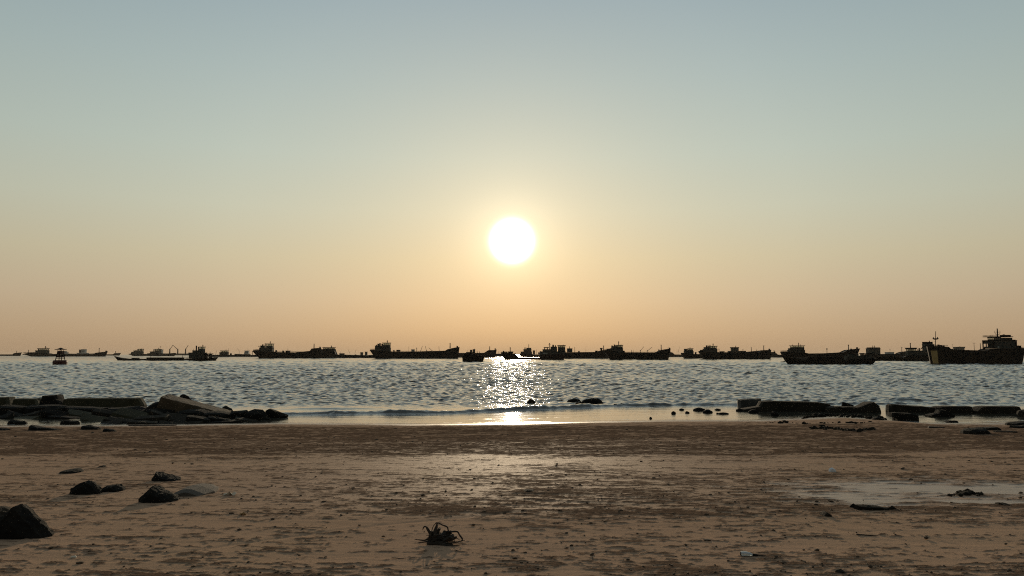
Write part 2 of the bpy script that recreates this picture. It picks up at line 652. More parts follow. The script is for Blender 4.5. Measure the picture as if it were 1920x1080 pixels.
for i in range(NWAV):
    L = lam[i] * rw.uniform(.9, 1.1)
    th = rw.normal(R(-95), R(34))
    k = 2 * np.pi / L
    kx, ky = k * math.cos(th), k * math.sin(th)
    sl = .057 * min(1.0, (2.2 / L) ** .5)
    a = sl / k
    ph = kx * Xw + ky * Yw + rw.uniform(0, 6.28)
    keep = np.clip((L / (2.1 * np.maximum(D, dxx * .8)) - .7), 0, 1)
    aa = a * keep * (1 - sstep(.8, 1.8, 60 * L / Yw))
    Zw += aa * np.sin(ph)
    DX += aa * math.cos(th) * np.cos(ph)
    DY += aa * math.sin(th) * np.cos(ph)
sc = amp * gust * fadeo
Zw *= sc
Xg = Xw + .7 * DX * sc
Yg = Yw + .7 * DY * sc - 1.3 * Zw
# the small wave that runs up the shore
RID = [(-900, 778), (0, 776), (500, 778), (620, 776.5), (850, 775), (960, 769.5), (1060, 766), (1130, 762.5), (1250, 760.5), (1400, 760), (1700, 757), (2000, 757), (2700, 757)]
rp = np.array([on_plane(u, v) for u, v in RID])
yr = np.interp(Xw, rp[:, 0], rp[:, 1]) + .5 * fbm(Xw * .25, Yw * 0, 4)
rh = np.interp(Xw, [on_plane(u, 770)[0] for u in (-200, 480, 640, 900, 1000, 1150, 1400, 1750, 2000)],
               [.05, .05, .15, .14, .19, .16, .13, .08, .08]) * (1 + .8 * fbm(Xw * .45, Yw * 0 + 4, 5, 2.1, .62)) * (1 + .35 * fbm(Xw * 2.2, Yw * 2.2, 3))
q = Yw - yr
prof = np.where(q < 0, np.exp(-(q / .28) ** 2), np.exp(-(q / 1.3) ** 2))
Zw += np.maximum(rh, .01) * prof
ridge = np.exp(-(np.abs(q) / 1.1) ** 2)
for (off, hh, sd) in ((3.6, .10, 11), (7.5, .08, 23)):
    q2 = Yw - (yr + off + .8 * fbm(Xw * .12, Yw * 0 + sd, 3))
    Zw += hh * np.clip(.2 + 1.3 * fbm(Xw * .14, Yw * 0 + sd + 9, 2), 0, 1.4) * np.where(q2 < 0, np.exp(-(q2 / .45) ** 2), np.exp(-(q2 / 1.4) ** 2))
# the swell behind the stone slabs on the right
gx, gy = on_plane(1735, 757)
Zw += .30 * np.exp(-((Xw - gx) / 1.3) ** 2) * np.where(Yw < gy + 2, np.exp(-((Yw - gy - 2) / .7) ** 2), np.exp(-((Yw - gy - 2) / 1.6) ** 2))
Zw += (.010 * fbm(Xw * .5, Yw * 1.7, 4) + .010 * np.clip(fbm(Xw * .22 + 60, Yw * 1.1, 4) - .15, 0, 1)) * sstep(.3, 3, shw) * (1 - sstep(12, 30, shw))
chopa = np.maximum(.24 + .76 * sstep(5.5, 12, shw), .9 * ridge) * (1 - .3 * sstep(120, 500, Yw))
fara = sstep(150, 900, Yw)
fn = fbm(Xw * 1.6, Yw * 2.4, 4, 2.1, .62)
foam = sstep(.22, .42, fn + .30 * fbm(Xw * .3, Yw * .3 + 5, 2)) * np.where(q < 0, np.exp(-((q + .25) / .28) ** 2), np.exp(-(q / .18) ** 2)) * .8
edge = shw - .25 - .5 * fbm(Xw * .5, Yw * 0 + 2, 4)
foam = np.maximum(foam, .7 * np.exp(-(edge / .10) ** 2) * sstep(-.05, .25, fn))
edge2 = shw - 1.9 - .8 * fbm(Xw * .35, Yw * 0 + 31, 4)
foam = np.maximum(foam, .55 * np.exp(-(edge2 / .07) ** 2) * sstep(.02, .3, fn))
sea = grid_mesh('sea', Xg, Yg, Zw, m_water, {'chop': chopa, 'far': fara, 'foam': foam})
tag(sea, kind='structure')

# ------------------------------------------------------------------ air
HAZE = 0.000028
m_haze = bpy.data.materials.new('haze')
m_haze.use_nodes = True
t = m_haze.node_tree
t.nodes.clear()
pv_ = nd(t, 'ShaderNodeVolumePrincipled')
pv_.inputs['Color'].default_value = (0.93, 0.84, 0.72, 1)
pv_.inputs['Density'].default_value = HAZE
pv_.inputs['Anisotropy'].default_value = 0.2
mo = nd(t, 'ShaderNodeOutputMaterial')
t.links.new(pv_.outputs[0], mo.inputs['Volume'])
if HAZE > 0:
    hz = MB().box(-15000, 15000, -400, 15000, -4.0, 34).build('haze', m_haze)
    tag(hz, kind='stuff')


# ------------------------------------------------------------------ ships
class Ship:
    def __init__(s, name, label, cat, uc, vw, beam, yaw=0.0, group=None, hullmat=None, housemat=None):
        x, y_ = on_plane(uc, vw)
        s.uc, s.vw = uc, vw
        s.s = (y_ * CP + (0 - CAM_H) * SP) / F               # metres per photo pixel
        s.o = empty(name, (x, y_, 0), R(yaw))
        tag(s.o, label, cat, group)
        s.B = beam * s.s                                     # beam given in pixels too
        s.hm = hullmat or m_hull
        s.sm = housemat or m_house

    def X(s, u):
        return (u - s.uc) * s.s

    def Z(s, v):
        return (s.vw - v) * s.s

    def part(s, mb, name, mat, parent=None, smooth=False):
        return mb.build(name, mat, parent or s.o, smooth)

    def hull(s, sheer, ubl, ubr, bow='R', bowlen=.22, transom=.75, full=1.0, bul=1.2, mat=None):
        """sheer: (u, v) of the deck edge from left to right; ubl, ubr: ends of the waterline"""
        ul, ur = sheer[0][0], sheer[-1][0]
        us = sorted(set([q[0] for q in sheer] + list(np.linspace(ul, ur, 26)) +
                        [ul + (ur - ul) * q for q in (.01, .03, .06, .94, .97, .99)]))
        ts = [(u - ul) / (ur - ul) for u in us]
        su, sv = [q[0] for q in sheer], [q[1] for q in sheer]
        lev = [(-.35, 0.88), (0.0, 0.93), (.5, .985), (1.0, 1.0)]
        mb = MB()
        vs, n = [], len(ts)
        for f, wf in lev:
            for i, tt in enumerate(ts):
                ff = max(f, -.1)
                xl = ubl + (ul - ubl) * ff
                xr = ubr + (ur - ubr) * ff
                u = xl + (xr - xl) * tt
                zt = s.Z(np.interp(us[i], su, sv))
                z = zt * f if f > 0 else (f * 3 * s.s)
                tb = tt if bow == 'L' else 1 - tt
                w = min(1, tb / bowlen)
                hb = 1 - (1 - w) ** (2.2 if f > .6 else 1.7)
                st = 1 - tb
                hb = max(.03, hb) * (transom + (1 - transom) * min(1, st / .12)) * wf
                vs.append((s.X(u), hb * s.B / 2 * full, z))
        m = len(vs)
        vs += [(a, -b_, c_) for a, b_, c_ in vs]
        fs = []
        for l in range(3):
            for i in range(n - 1):
                a = l * n + i
                fs.append((a, a + 1, a + n + 1, a + n))
                fs.append((m + a, m + a + n, m + a + n + 1, m + a + 1))
            for i in (0, n - 1):
                a = l * n + i
                fs.append((a, a + n, m + a + n, m + a))
        # inner bulwark faces
        top = 3 * n
        k0 = len(vs)
        for sgn in (0, m):
            for i in range(n):
                x_, y_, z_ = vs[top + i + sgn]
                vs.append((x_ * .995, y_ * .93, z_ - 0.001 * s.s))
        for sgn in (0, m):
            for i in range(n):
                x_, y_, z_ = vs[top + i + sgn]
                vs.append((x_ * .995, y_ * .93, z_ - bul * s.s))
        for j, sgn in enumerate((0, m)):
            for i in range(n - 1):
                fs.append((top + sgn + i, top + sgn + i + 1, k0 + j * n + i + 1, k0 + j * n + i))
                fs.append((k0 + j * n + i, k0 + j * n + i + 1, k0 + 2 * n + j * n + i + 1, k0 + 2 * n + j * n + i))
        mb.add(vs, fs)
        h = s.part(mb, 'hull', mat or s.hm)
        dk = MB()
        d1 = [(x_, y_, z_) for x_, y_, z_ in vs[k0 + 2 * n:k0 + 3 * n]]
        d2 = [(x_, y_, z_) for x_, y_, z_ in vs[k0 + 3 * n:k0 + 4 * n]]
        dk.add(d1 + d2, [(i, i + 1, n + i + 1, n + i) for i in range(n - 1)])
        s.part(dk, 'deck', m_deck)
        s.h = h
        return h

    def house(s, u0, u1, vt, vb, w=.7, name='deckhouse', mat=None, win=0, wv=None, wh=1.6, tx=0.0, parent=None, rim=True):
        hb = s.B * w / 2
        mb = MB().box(s.X(u0), s.X(u1), -hb, hb, s.Z(vb), s.Z(vt), tx * s.s, 0.0)
        if rim:
            e = .45 * s.s
            mb.box(s.X(u0 - .4), s.X(u1 + .4), -hb - e, hb + e, s.Z(vt) + .002, s.Z(vt - .55))
        o = s.part(mb, name, mat or s.sm, parent)
        if win:
            vc = wv if wv is not None else (vt + (vb - vt) * .42)
            pitch = (u1 - u0 - 1.2) / win
            ww = pitch * .55
            me = None
            for k in range(win):
                u = u0 + .6 + pitch * (k + .5)
                for sg in (-1, 1):
                    if me is None:
                        q = MB().box(-ww / 2 * s.s, ww / 2 * s.s, -.05 * s.s, .05 * s.s, -wh / 2 * s.s, wh / 2 * s.s).build('window', m_pane, o)
                        me = q.data
                    else:
                        q = bpy.data.objects.new('window', me)
                        COL.objects.link(q)
                        q.parent = o
                    q.location = (s.X(u), sg * (hb + .03 * s.s), s.Z(vc))
        return o

    def cabin(s, u0, u1, vt, vs_, vb, w=.7, n=3, mat=None, over=1.0, post=.7):
        """wheelhouse one can see through: sill wall, mullions, glass panes, roof slab"""
        hb = s.B * w / 2
        mb = MB().box(s.X(u0), s.X(u1), -hb, hb, s.Z(vb), s.Z(vs_))
        pw = post * s.s
        xs = [s.X(u0) + (s.X(u1) - s.X(u0) - pw) * k / n for k in range(n + 1)]
        for x_ in xs:
            for sg in (-1, 1):
                y0 = sg * (hb - pw) if sg > 0 else -hb
                mb.box(x_, x_ + pw, y0, y0 + pw, s.Z(vs_) + .001, s.Z(vt))
        o = s.part(mb, 'wheelhouse', mat or s.sm)
        for k in range(n):
            for sg in (-1, 1):
                g = MB().box(xs[k] + pw, xs[k + 1], sg * (hb - pw / 2) - .02 * s.s, sg * (hb - pw / 2) + .02 * s.s, s.Z(vs_) + .002, s.Z(vt) - .002)
                s.part(g, 'window', m_glass, o)
        r = MB().box(s.X(u0 - over), s.X(u1 + over), -hb - over * s.s, hb + over * s.s, s.Z(vt) + .001, s.Z(vt - 1.1))
        s.part(r, 'roof', m_steel, o)
        return o

    def mast(s, u, vt, vb, w=.8, bars=(), head=None, name='mast', y=0.0, lean=0.0, mat=None):
        mb = MB()
        mb.tube([(s.X(u), y * s.B, s.Z(vb)), (s.X(u + lean), y * s.B, s.Z(vt))], [w * .62 * s.s, w * .42 * s.s], 6)
        for v, hw_ in bars:
            zz = s.Z(v)
            mb.box(s.X(u - hw_), s.X(u + hw_), y * s.B - .35 * s.s, y * s.B + .35 * s.s, zz - .3 * s.s, zz + .3 * s.s)
        if head:
            mb.lathe([(head * .7 * s.s, 0), (head * s.s, .5 * s.s), (head * s.s, 1.3 * s.s), (head * .5 * s.s, 1.7 * s.s)], 8,
                     (s.X(u + lean), y * s.B, s.Z(vt) - 1.2 * s.s))
        return s.part(mb, name, mat or m_steel)

    def boom(s, u0, v0, u1, v1, w=.7, name='boom', mat=None):
        mb = MB().tube([(s.X(u0), 0, s.Z(v0)), (s.X(u1), 0, s.Z(v1))], [w * .6 * s.s, w * .4 * s.s], 6)
        return s.part(mb, name, mat or m_steel)

    def funnel(s, u, w, vt, vb, y=0.0):
        c_ = (s.X(u), y * s.B, s.Z(vb))
        h = s.Z(vt) - s.Z(vb)
        r = w / 2 * s.s
        mb = MB().lathe([(r * 1.1, 0), (r * .95, h * .82), (r * 1.15, h * .84), (r * 1.1, h), (r * .6, h)], 10, c_)
        return s.part(mb, 'funnel', m_steel)

    def rail(s, u0, u1, v, h=2.0, w=.85, n=None):
        n = n or max(2, int((u1 - u0) / 2.5))
        tq = .16 * s.s
        for sg in (-1, 1):
            mb = MB()
            yy = sg * s.B * w / 2
            for k in range(n + 1):
                x_ = s.X(u0 + (u1 - u0) * k / n)
                mb.box(x_ - tq, x_ + tq, yy - tq, yy + tq, s.Z(v), s.Z(v - h))
            for zz in (h * .5, h):
                mb.box(s.X(u0), s.X(u1), yy - tq * .9, yy + tq * .9, s.Z(v - zz) - tq, s.Z(v - zz) + tq * 1.02)
            s.part(mb, 'railing', m_steel)

    def posts(s, name, *spans, w=.28):
        for u0, u1, vb, vt in spans:
            s.part(MB().box(s.X(u0), s.X(u1), -w * s.B, w * s.B, s.Z(vb), s.Z(vt)), name, m_steel)

    def gear(s, u, v, w=3.0, h=2.4, name='winch'):
        """deck winch: a drum between two cheeks on a bed"""
        x_, z_ = s.X(u), s.Z(v)
        k = s.s
        mb = MB().box(x_ - w / 2 * k, x_ + w / 2 * k, -1.6 * k, 1.6 * k, z_, z_ + .5 * k)
        mb.box(x_ - w / 2 * k, x_ - w / 4 * k, -1.4 * k, -.9 * k, z_ + .5 * k, z_ + h * k, .2 * k)
        mb.box(x_ - w / 2 * k, x_ - w / 4 * k, .9 * k, 1.4 * k, z_ + .5 * k, z_ + h * k, .2 * k)
        mb.tube([(x_, -1.5 * k, z_ + h * .55 * k), (x_, 1.5 * k, z_ + h * .55 * k)], h * .42 * k, 8)
        return s.part(mb, name, m_steel)

    def hatch(s, u0, u1, vt, vb, w=.62, mat=None):
        hb = s.B * w / 2
        mb = MB().box(s.X(u0), s.X(u1), -hb, hb, s.Z(vb), s.Z(vt), .4 * s.s, .2 * s.s)
        n = max(2, int((u1 - u0) / 5))
        for k in range(n + 1):
            x_ = s.X(u0 + (u1 - u0) * k / n)
            mb.box(x_ - .2 * s.s, x_ + .2 * s.s, -hb - .25 * s.s, hb + .25 * s.s, s.Z(vb), s.Z(vt) - .1 * s.s)
        return s.part(mb, 'hatch_coaming', mat or m_deck)


GRP = 'cargo ships anchored off the beach'


def coaster(label, sheer, ubl, ubr, vw, beam=18, yaw=0.0, bow='R', hullmat=None, housemat=None, name='cargo_ship', cat='ship', **kw):
    s = Ship(name, label, cat, (ubl + ubr) / 2, vw, beam, yaw, GRP, hullmat, housemat)
    s.hull(sheer, ubl, ubr, bow, **kw)
    return s


# --- left end, far
s = coaster('low dark ship cut by the left edge of the photo, its raised bow pointing right',
            [(-30, 664.6), (26, 664.4), (28.5, 662), (39.5, 660.8)], -28, 37, 667.3, 12, 3)
s.mast(30, 658, 662.5, .8, [(658.4, .9)])
s.house(-16, -6, 657, 665, win=3)
s = coaster('long low ship behind the buoy with a tall wheelhouse left of the buoy',
            [(42, 664), (50, 662.3), (66, 660.6), (70, 661.5), (91, 662.8), (95, 664.5), (181, 664.8), (184, 661.5), (204, 659)], 60, 199.5, 668.4, 15, -3)
s.house(67.5, 87, 657.5, 663.5, .8, win=5)
s.cabin(72, 86, 654.2, 656.2, 657.4, .7, 3)
s.mast(83, 649.5, 653.2, .9, [(651.5, 1.6)], .7)
s.funnel(70, 2.2, 654, 657.5)
s.mast(87.5, 652, 660, .5, [(654, 1.4), (657, 1.2)])
s.mast(50, 656, 662, .9, [(656.4, .9)])
s.mast(187, 653, 661, 1.2, (), .8, 'bow_mast')
s.gear(201, 659.4, 2.2, 2)
s.rail(44, 60, 662, 1.6)
s.gear(110, 664.6)
s = coaster('small far bow poking out just right of the long low ship by the buoy',
            [(150, 664.2), (213, 664.3), (216, 662.2), (226, 661.8)], 152, 223, 666.6, 10, 2)
s.mast(216, 658.6, 662.4, .9, (), .6)
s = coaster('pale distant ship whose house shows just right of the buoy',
            [(92, 663.6), (136, 663.6), (148, 662.8)], 94, 146, 666.1, 9, 0, hullmat=m_hull_hazed, housemat=m_white)
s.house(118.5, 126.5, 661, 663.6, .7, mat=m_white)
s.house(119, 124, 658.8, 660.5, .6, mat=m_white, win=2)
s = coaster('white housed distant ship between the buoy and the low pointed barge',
            [(128, 663), (166, 663.4), (180, 662.4)], 130, 178, 666.3, 9, 0, hullmat=m_hull_hazed, housemat=m_white)
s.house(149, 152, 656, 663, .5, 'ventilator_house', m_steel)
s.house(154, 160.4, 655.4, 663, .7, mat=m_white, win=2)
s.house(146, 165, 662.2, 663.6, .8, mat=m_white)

# --- the two ships right of the buoy and the crane ship behind
s = coaster('dark ship with two funnels, left of the one flying a red flag',
            [(243, 663.8), (250, 662.2), (253, 663.4), (300, 664.2), (310, 663)], 251, 308, 667.3, 12, 0)
s.house(249, 267, 660.2, 663.8, .8, win=4)
s.house(252, 260, 657.8, 659.6, .7)
s.cabin(261, 267, 655.2, 657.2, 659.6, .65, 2, over=.6)
s.mast(264.3, 653.2, 655, .7)
s.funnel(258, 1.8, 654.8, 657.8)
s.funnel(254.5, 1.8, 656.2, 657.8)
s.gear(247.4, 662.6, 2.4, 2.6)
s = coaster('dark ship flying a small red flag from its wheelhouse mast',
            [(277, 662.6), (283, 662.2), (301, 662.6), (303, 664.4), (316, 664.4), (320, 662.6), (330, 661.6)], 282, 327.5, 667.6, 12, -2)
s.house(283, 300, 659.6, 663, .8, win=4)
s.cabin(292, 300, 655.4, 657.2, 659, .65, 2, over=.6)
s.mast(296.5, 652, 654.6, .9)
s.mast(299.4, 649.6, 654.6, .5)
s.part(MB().box(s.X(299.4), s.X(301.4), -.06 * s.s, .06 * s.s, s.Z(651.2), s.Z(649.8)), 'flag', m_red)
s.funnel(288, 2, 655, 659.6)
s.funnel(290.6, 1.4, 655.6, 659.6)
s.mast(284.6, 658, 660, .8)
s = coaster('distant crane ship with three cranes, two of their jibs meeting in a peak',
            [(296, 661.4), (302, 662.6), (352, 662.8), (366, 661.6)], 298, 364, 666.2, 12, 0, hullmat=m_hull_hazed, housemat=m_white)
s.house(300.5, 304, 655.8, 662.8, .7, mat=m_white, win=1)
for cu, cv, bu, bv in ((318, 654, 323.6, 647), (333, 654, 323.9, 647.6), (347.6, 653.6, 352.4, 647)):
    c_ = s.part(MB().box(s.X(cu - .9), s.X(cu + .9), -.9 * s.s, .9 * s.s, s.Z(663), s.Z(cv), .2 * s.s, .2 * s.s), 'crane', m_steel)
    s.part(MB().tube([(s.X(cu), 0, s.Z(cv + 1.6)), (s.X(bu), 0, s.Z(bv))], [.55 * s.s, .4 * s.s], 6), 'jib', m_steel, c_)

# --- far ships left of the first big one
s = coaster('far ship with a humped wheelhouse, between the low pointed barge and the big dark ship',
            [(388, 664.6), (398, 665.4), (411, 665.2), (428, 665.4), (470, 665.8), (484, 664.8)], 392, 484, 669, 12, 0)
s.house(413, 427, 661, 665.4, .8, win=3)
s.cabin(415, 426, 658.4, 660, 660.8, .7, 3, over=.7)
s.mast(423.4, 654.6, 657.4, .8)
s.gear(433, 665.4, 3, 3.2)
s.mast(404, 657, 665, .4, (), None, 'derrick_post', lean=2)
s.mast(429, 653, 662, .35, (), None, 'derrick_post', lean=-1.5)
s.mast(473, 659, 665.4, .8, [(659.6, .7)])
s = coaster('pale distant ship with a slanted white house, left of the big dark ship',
            [(440, 663.4), (454, 664), (470, 664)], 442, 469, 666.8, 9, 0, hullmat=m_hull_hazed, housemat=m_white)
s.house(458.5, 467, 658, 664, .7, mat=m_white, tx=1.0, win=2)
s.mast(464.5, 653.6, 657.6, .4)
s.mast(448.5, 657.6, 663.6, .4, (), None, 'derrick_post')
s.boom(448.5, 658, 443.6, 652.8, .4)

# --- first big dark ship
s = coaster('big dark ship with a tall stern tower, its bow touching the squat grey wheelhouse',
            [(475.4, 658.4), (477.6, 656.6), (487.6, 656.4), (489, 659), (513, 659.6), (516, 660.4), (552, 660.8), (555, 661.2), (558, 660.4), (582, 658), (585, 653.6), (592, 652.8), (601.6, 652)],
            488, 600.6, 671.7, 17, 2)
s.house(488, 512, 652.4, 659.6, .8, win=5, wv=655)
s.house(489.6, 497, 648.6, 652, .6, 'engine_casing')
s.cabin(500.4, 511.4, 645.4, 648.6, 652, .68, 3, over=1.0)
s.mast(506.4, 640.6, 644.4, .8, [(642, 1.1)], .7)
s.funnel(493, 2.6, 645.8, 649, -.1)
s.funnel(496.4, 1.8, 644, 649, .12)
s.boom(483.6, 649.3, 491, 649.3, .8)
s.mast(489.4, 648.4, 652.2, .8)
s.rail(478, 487, 656.6, 1.6)
s.gear(518, 660.2, 3, 4)
s.gear(531, 660.6, 3.4, 3.4)
s.house(536.5, 543, 658, 660.8, .5, 'hatch_box', m_steel)
s.mast(539.4, 653.6, 658, .5)
s.mast(588, 644.6, 653, 1.5, [(644.9, .9)], None, 'bow_mast')
s.gear(599.4, 652.4, 2.6, 2.6)
s.rail(513, 580, 660.4, 1.0)

# --- squat grey one behind it
s = coaster('squat grey wheelhouse ship squeezed behind the bow of the big dark ship',
            [(600.6, 655.6), (604, 655), (628, 657), (631, 664.6), (640, 666), (700, 667.2), (712, 666)], 602, 711, 671.2, 16, 0, hullmat=m_hull2)
s.house(604, 628, 655.2, 664.6, .85, win=5, wv=658.6)
s.cabin(607, 626.6, 652.4, 654, 655, .75, 4, over=1.2, post=1.0)
s.mast(621, 648, 651.4, 1.2, [(649, 1.4)])
s.mast(607, 650, 652, .8)
s.house(637, 645, 663, 666, .5, 'hatch_box')
s.mast(637.6, 659.4, 664, .6)
s.gear(667, 666.6, 3.4, 2.2)
s = coaster('distant ship with twin dark houses, just left of the big ship in mid photo',
            [(640, 664.6), (652, 665.2), (690, 666), (702, 665)], 642, 700, 668.6, 11, 0, hullmat=m_hull2)
s.house(676.4, 680, 661, 665.8, .7)
s.house(684.8, 688.2, 660, 665.8, .7, win=1)
s.mast(656, 662, 665, .4, (), None, 'derrick_post')
s.boom(656, 662.4, 652, 654.6, .4)
s.mast(674.5, 661, 665, .3, (), None, 'derrick_post', lean=1.6)
s.boom(665, 664, 667.5, 654.6, .35)

# --- mid photo big ship
s = coaster('big black ship left of the sun glitter, longest unbroken hull of the row',
            [(693.6, 656.6), (696, 655.6), (704, 656.2), (706, 657.6), (730, 658.4), (733, 659.6), (790, 659.4), (836, 657.6), (840, 655), (848, 653), (856, 651.4), (861.8, 650.8)],
            705, 859, 672.2, 18, -2)
s.house(703.4, 731, 652.8, 658.6, .82, win=6, wv=655.4)
s.house(703.4, 714, 648.6, 652.4, .7, 'engine_casing')
s.cabin(718, 730.6, 643.6, 646.6, 652.4, .68, 3, over=1.0)
s.part(MB().box(s.X(707), s.X(717.4), -.3 * s.B, .3 * s.B, s.Z(645.6), s.Z(644.6)), 'awning', m_steel)
s.posts('awning_post', (708, 709, 648.6, 645.602), (715.4, 716.4, 652.4, 645.602))
s.mast(725.4, 638.8, 642.6, .9, [(640.4, 1.2)], .8)
s.funnel(711.6, 2.8, 643.6, 648.6)
s.funnel(705.4, 2.2, 646.4, 648.6)
s.rail(695.4, 703, 655.8, 1.6)
s.gear(738.4, 659.4, 3, 3)
s.house(743.6, 749.6, 656.6, 659.4, .5, 'hatch_box', m_steel)
s.mast(747.6, 653.4, 656.4, .4)
s.mast(781.2, 651.6, 659.2, .9, [(653.4, .9)])
s.mast(844, 644, 653, 1.7, (), 1.0, 'bow_mast')
s.gear(857.6, 651.2, 3, 3)
s.rail(735, 834, 659.2, 1.0)
s = coaster('distant derrick ship whose thin booms rise behind the big black ship',
            [(758, 661), (768, 660), (822, 660), (832, 658.8)], 760, 829, 667.6, 12, 0, hullmat=m_hull_hazed)
s.house(771.6, 777, 655.6, 660, .7, mat=m_white, win=2)
s.mast(766.4, 649.6, 660, .4)
for bu, bv, tu, tv in ((788.6, 658.6, 791.8, 649), (799.6, 658, 797.2, 649), (810, 657.6, 803.6, 652), (823.4, 658.6, 822.8, 649.6)):
    c_ = s.part(MB().tube([(s.X(bu), 0, s.Z(660.4)), (s.X(bu), 0, s.Z(bv - 1.5))], .5 * s.s, 6), 'derrick_post', m_steel)
    s.part(MB().tube([(s.X(bu), 0, s.Z(bv)), (s.X(tu), 0, s.Z(tv))], .33 * s.s, 6), 'jib', m_steel, c_)

# --- ship behind the small boat, and the boat
s = coaster('dark ship right of the big black one, its bow mast standing over the glitter path',
            [(845, 661), (865, 661.8), (908, 661.6), (913, 658.6), (916, 656.6), (926, 656.4), (931.4, 655.4)], 848, 928.6, 670.4, 14, -2, hullmat=m_hull2)
s.house(881.6, 885.4, 656.4, 661.8, .7, 'engine_casing')
s.house(887, 890.6, 655.4, 661.8, .7, win=1)
s.mast(889.4, 653.6, 655, .7)
s.mast(877, 656, 661.6, .5)
s.mast(894.6, 657.8, 661.6, .9)
s.mast(899, 658.6, 661.6, .7)
s.mast(918.2, 649.6, 657, 1.3, [(650, .8)], None, 'bow_mast')
s.gear(928.6, 655.8, 2.4, 2.8)
s = coaster('haze-toned distant hull between the glitter path ship and the red-bottomed ship',
            [(915, 664), (925, 663), (948, 663.4), (956, 662.4)], 917, 954, 669, 10, 0, hullmat=m_hull_hazed)
s.mast(935.4, 658.6, 663.4, .5)
s.house(942, 947, 660.6, 663.4, .6, mat=m_house)

s = Ship('work_boat', 'small black work boat alone in front of the ships, left of the glitter', 'boat', 886.5, 678.4, 15, 8, None, m_hull)
s.hull([(867, 669), (869.5, 665), (872, 662.6), (884, 663.2), (892, 665.2), (900, 667.6), (908.4, 669.4)], 867.6, 905.6, 'R', .35, bul=1.0)
s.house(874, 883, 660.8, 664, .5, 'cabin', m_steel)
s.cabin(884, 890, 661, 663.4, 666.4, .5, 2, m_steel, .7, .6)
s.mast(879.4, 657.6, 661, .5)
s.rail(890, 904, 667.4, 2.2, .8)
s.part(MB().box(s.X(891), s.X(899), -.28 * s.B, .28 * s.B, s.Z(670), s.Z(666.6), .5 * s.s, .6 * s.s), 'tarpaulin', m_house)
s.gear(902.5, 668.8, 2.6, 2.2)
s.part(MB().tube([(s.X(873), -.44 * s.B, s.Z(664.2)), (s.X(884), -.49 * s.B, s.Z(664.6)), (s.X(893), -.48 * s.B, s.Z(667.2)), (s.X(903), -.3 * s.B, s.Z(669.8))], .22 * s.s, 6), 'rubbing_strake', m_white)

# --- red-bottomed ship across the glitter and the one behind
s = coaster('brown ship with a steep house amidships, behind the red-bottomed ship on the glitter',
            [(973, 664.6), (976, 662.6), (998, 663.8), (1000, 664.6), (1046, 664.6), (1058, 663)], 977, 1055, 669.3, 13, 0, hullmat=m_hull2)
s.house(976.4, 997.4, 659.8, 664, .85, win=4)
s.house(981.6, 996.4, 655.4, 659.4, .75, win=3)
s.house(987, 996, 652.8, 655, .7)
s.funnel(984.4, 2, 651.6, 655.4)
s.mast(991.5, 645, 652.4, .9, [(648.5, .8)])
s.house(999.4, 1003, 657.6, 664.4, .4, 'ventilator_house')
s.mast(1005.6, 655, 664.4, .5)
s.gear(1011, 664.4, 4, 4)
s = Ship('cargo_ship', 'red-bottomed low ship across the sun glitter, bow left, crowded stern house right', 'ship', 1000, 674.3, 18, 3, GRP, m_hullr)
s.hull([(938.4, 661), (941, 660.8), (958, 661.4), (964, 663.6), (969.6, 667.6), (972, 670.6), (1011, 670.6), (1013, 665.6), (1030, 665), (1060.4, 663.4)], 946.4, 1056.6, 'L', bul=1.0)
s.mast(956.6, 652, 661.6, 1.4, [(652.4, 1.3)], 1.1, 'bow_mast')
s.gear(944.2, 661, 2.4, 3.4, 'windlass')
s.gear(949.4, 661.2, 3.6, 2.2)
s.house(953, 962, 659.6, 662, .6, 'winch_house', m_steel)
s.rail(940, 952, 661, 1.4)
s.gear(966, 665.4, 3, 3.2)
s.house(1012.6, 1060, 659.4, 665.6, .85, win=9, wv=662.4)
s.house(1018, 1044, 655.4, 659, .75, win=5)
s.part(MB().box(s.X(1020), s.X(1029), -.3 * s.B, .3 * s.B, s.Z(652.4), s.Z(651)), 'awning', m_steel)
s.posts('awning_post', (1021, 1021.8, 655.4, 652.402), (1026, 1026.8, 655.4, 652.402))
s.house(1033, 1044, 650.6, 655, .65, 'engine_casing')
s.funnel(1037.4, 3.2, 646.4, 650.6)
s.funnel(1041.6, 2.0, 647.4, 650.6)
s.mast(1030.6, 643.8, 655, 1.0, [(645.6, 2.2), (648.6, 1.6)], .8)
s.cabin(1047, 1059.4, 648.4, 651, 659, .72, 3, over=1.0)
s.mast(1056.4, 645.8, 647.4, .6)
s.mast(1018, 656, 660, 1.0)
s.mast(1013.6, 658, 665, 1.2)
s.part(MB().box(s.X(1017), s.X(1026), -.47 * s.B, -.44 * s.B, s.Z(663), s.Z(661.6)), 'lifeboat', m_white)

# --- long hull right of it
s = coaster('long dark hull right of the red-bottomed ship, small box on its raised bow',
            [(1018, 660.6), (1030, 660.2), (1064, 660.6), (1118, 660), (1122, 658.4), (1130, 656.6), (1142, 655.6)], 1026, 1141, 672.3, 17, -1, hullmat=m_hull2)
s.house(1063.4, 1073, 653.8, 660.4, .6, win=2)
s.mast(1068, 649.4, 653.4, .9)
s.mast(1077.8, 651.2, 660.4, .7, [(652.4, .7)])
s.gear(1086, 660.4, 3.6, 2.6)
s.mast(1098.6, 652, 660.2, .3)
s.house(1116, 1120, 658, 660, .4, 'hatch_box', m_steel)
s.house(1125.4, 1129.6, 653, 655, .4, 'lookout_box', m_steel)
s.part(MB().box(s.X(1126), s.X(1129), -.1 * s.B, .1 * s.B, s.Z(657.4), s.Z(655.01)), 'lookout_stand', m_steel)
s.mast(1132, 648, 656.8, 1.4, [(648.4, 1.1)], None, 'bow_mast')

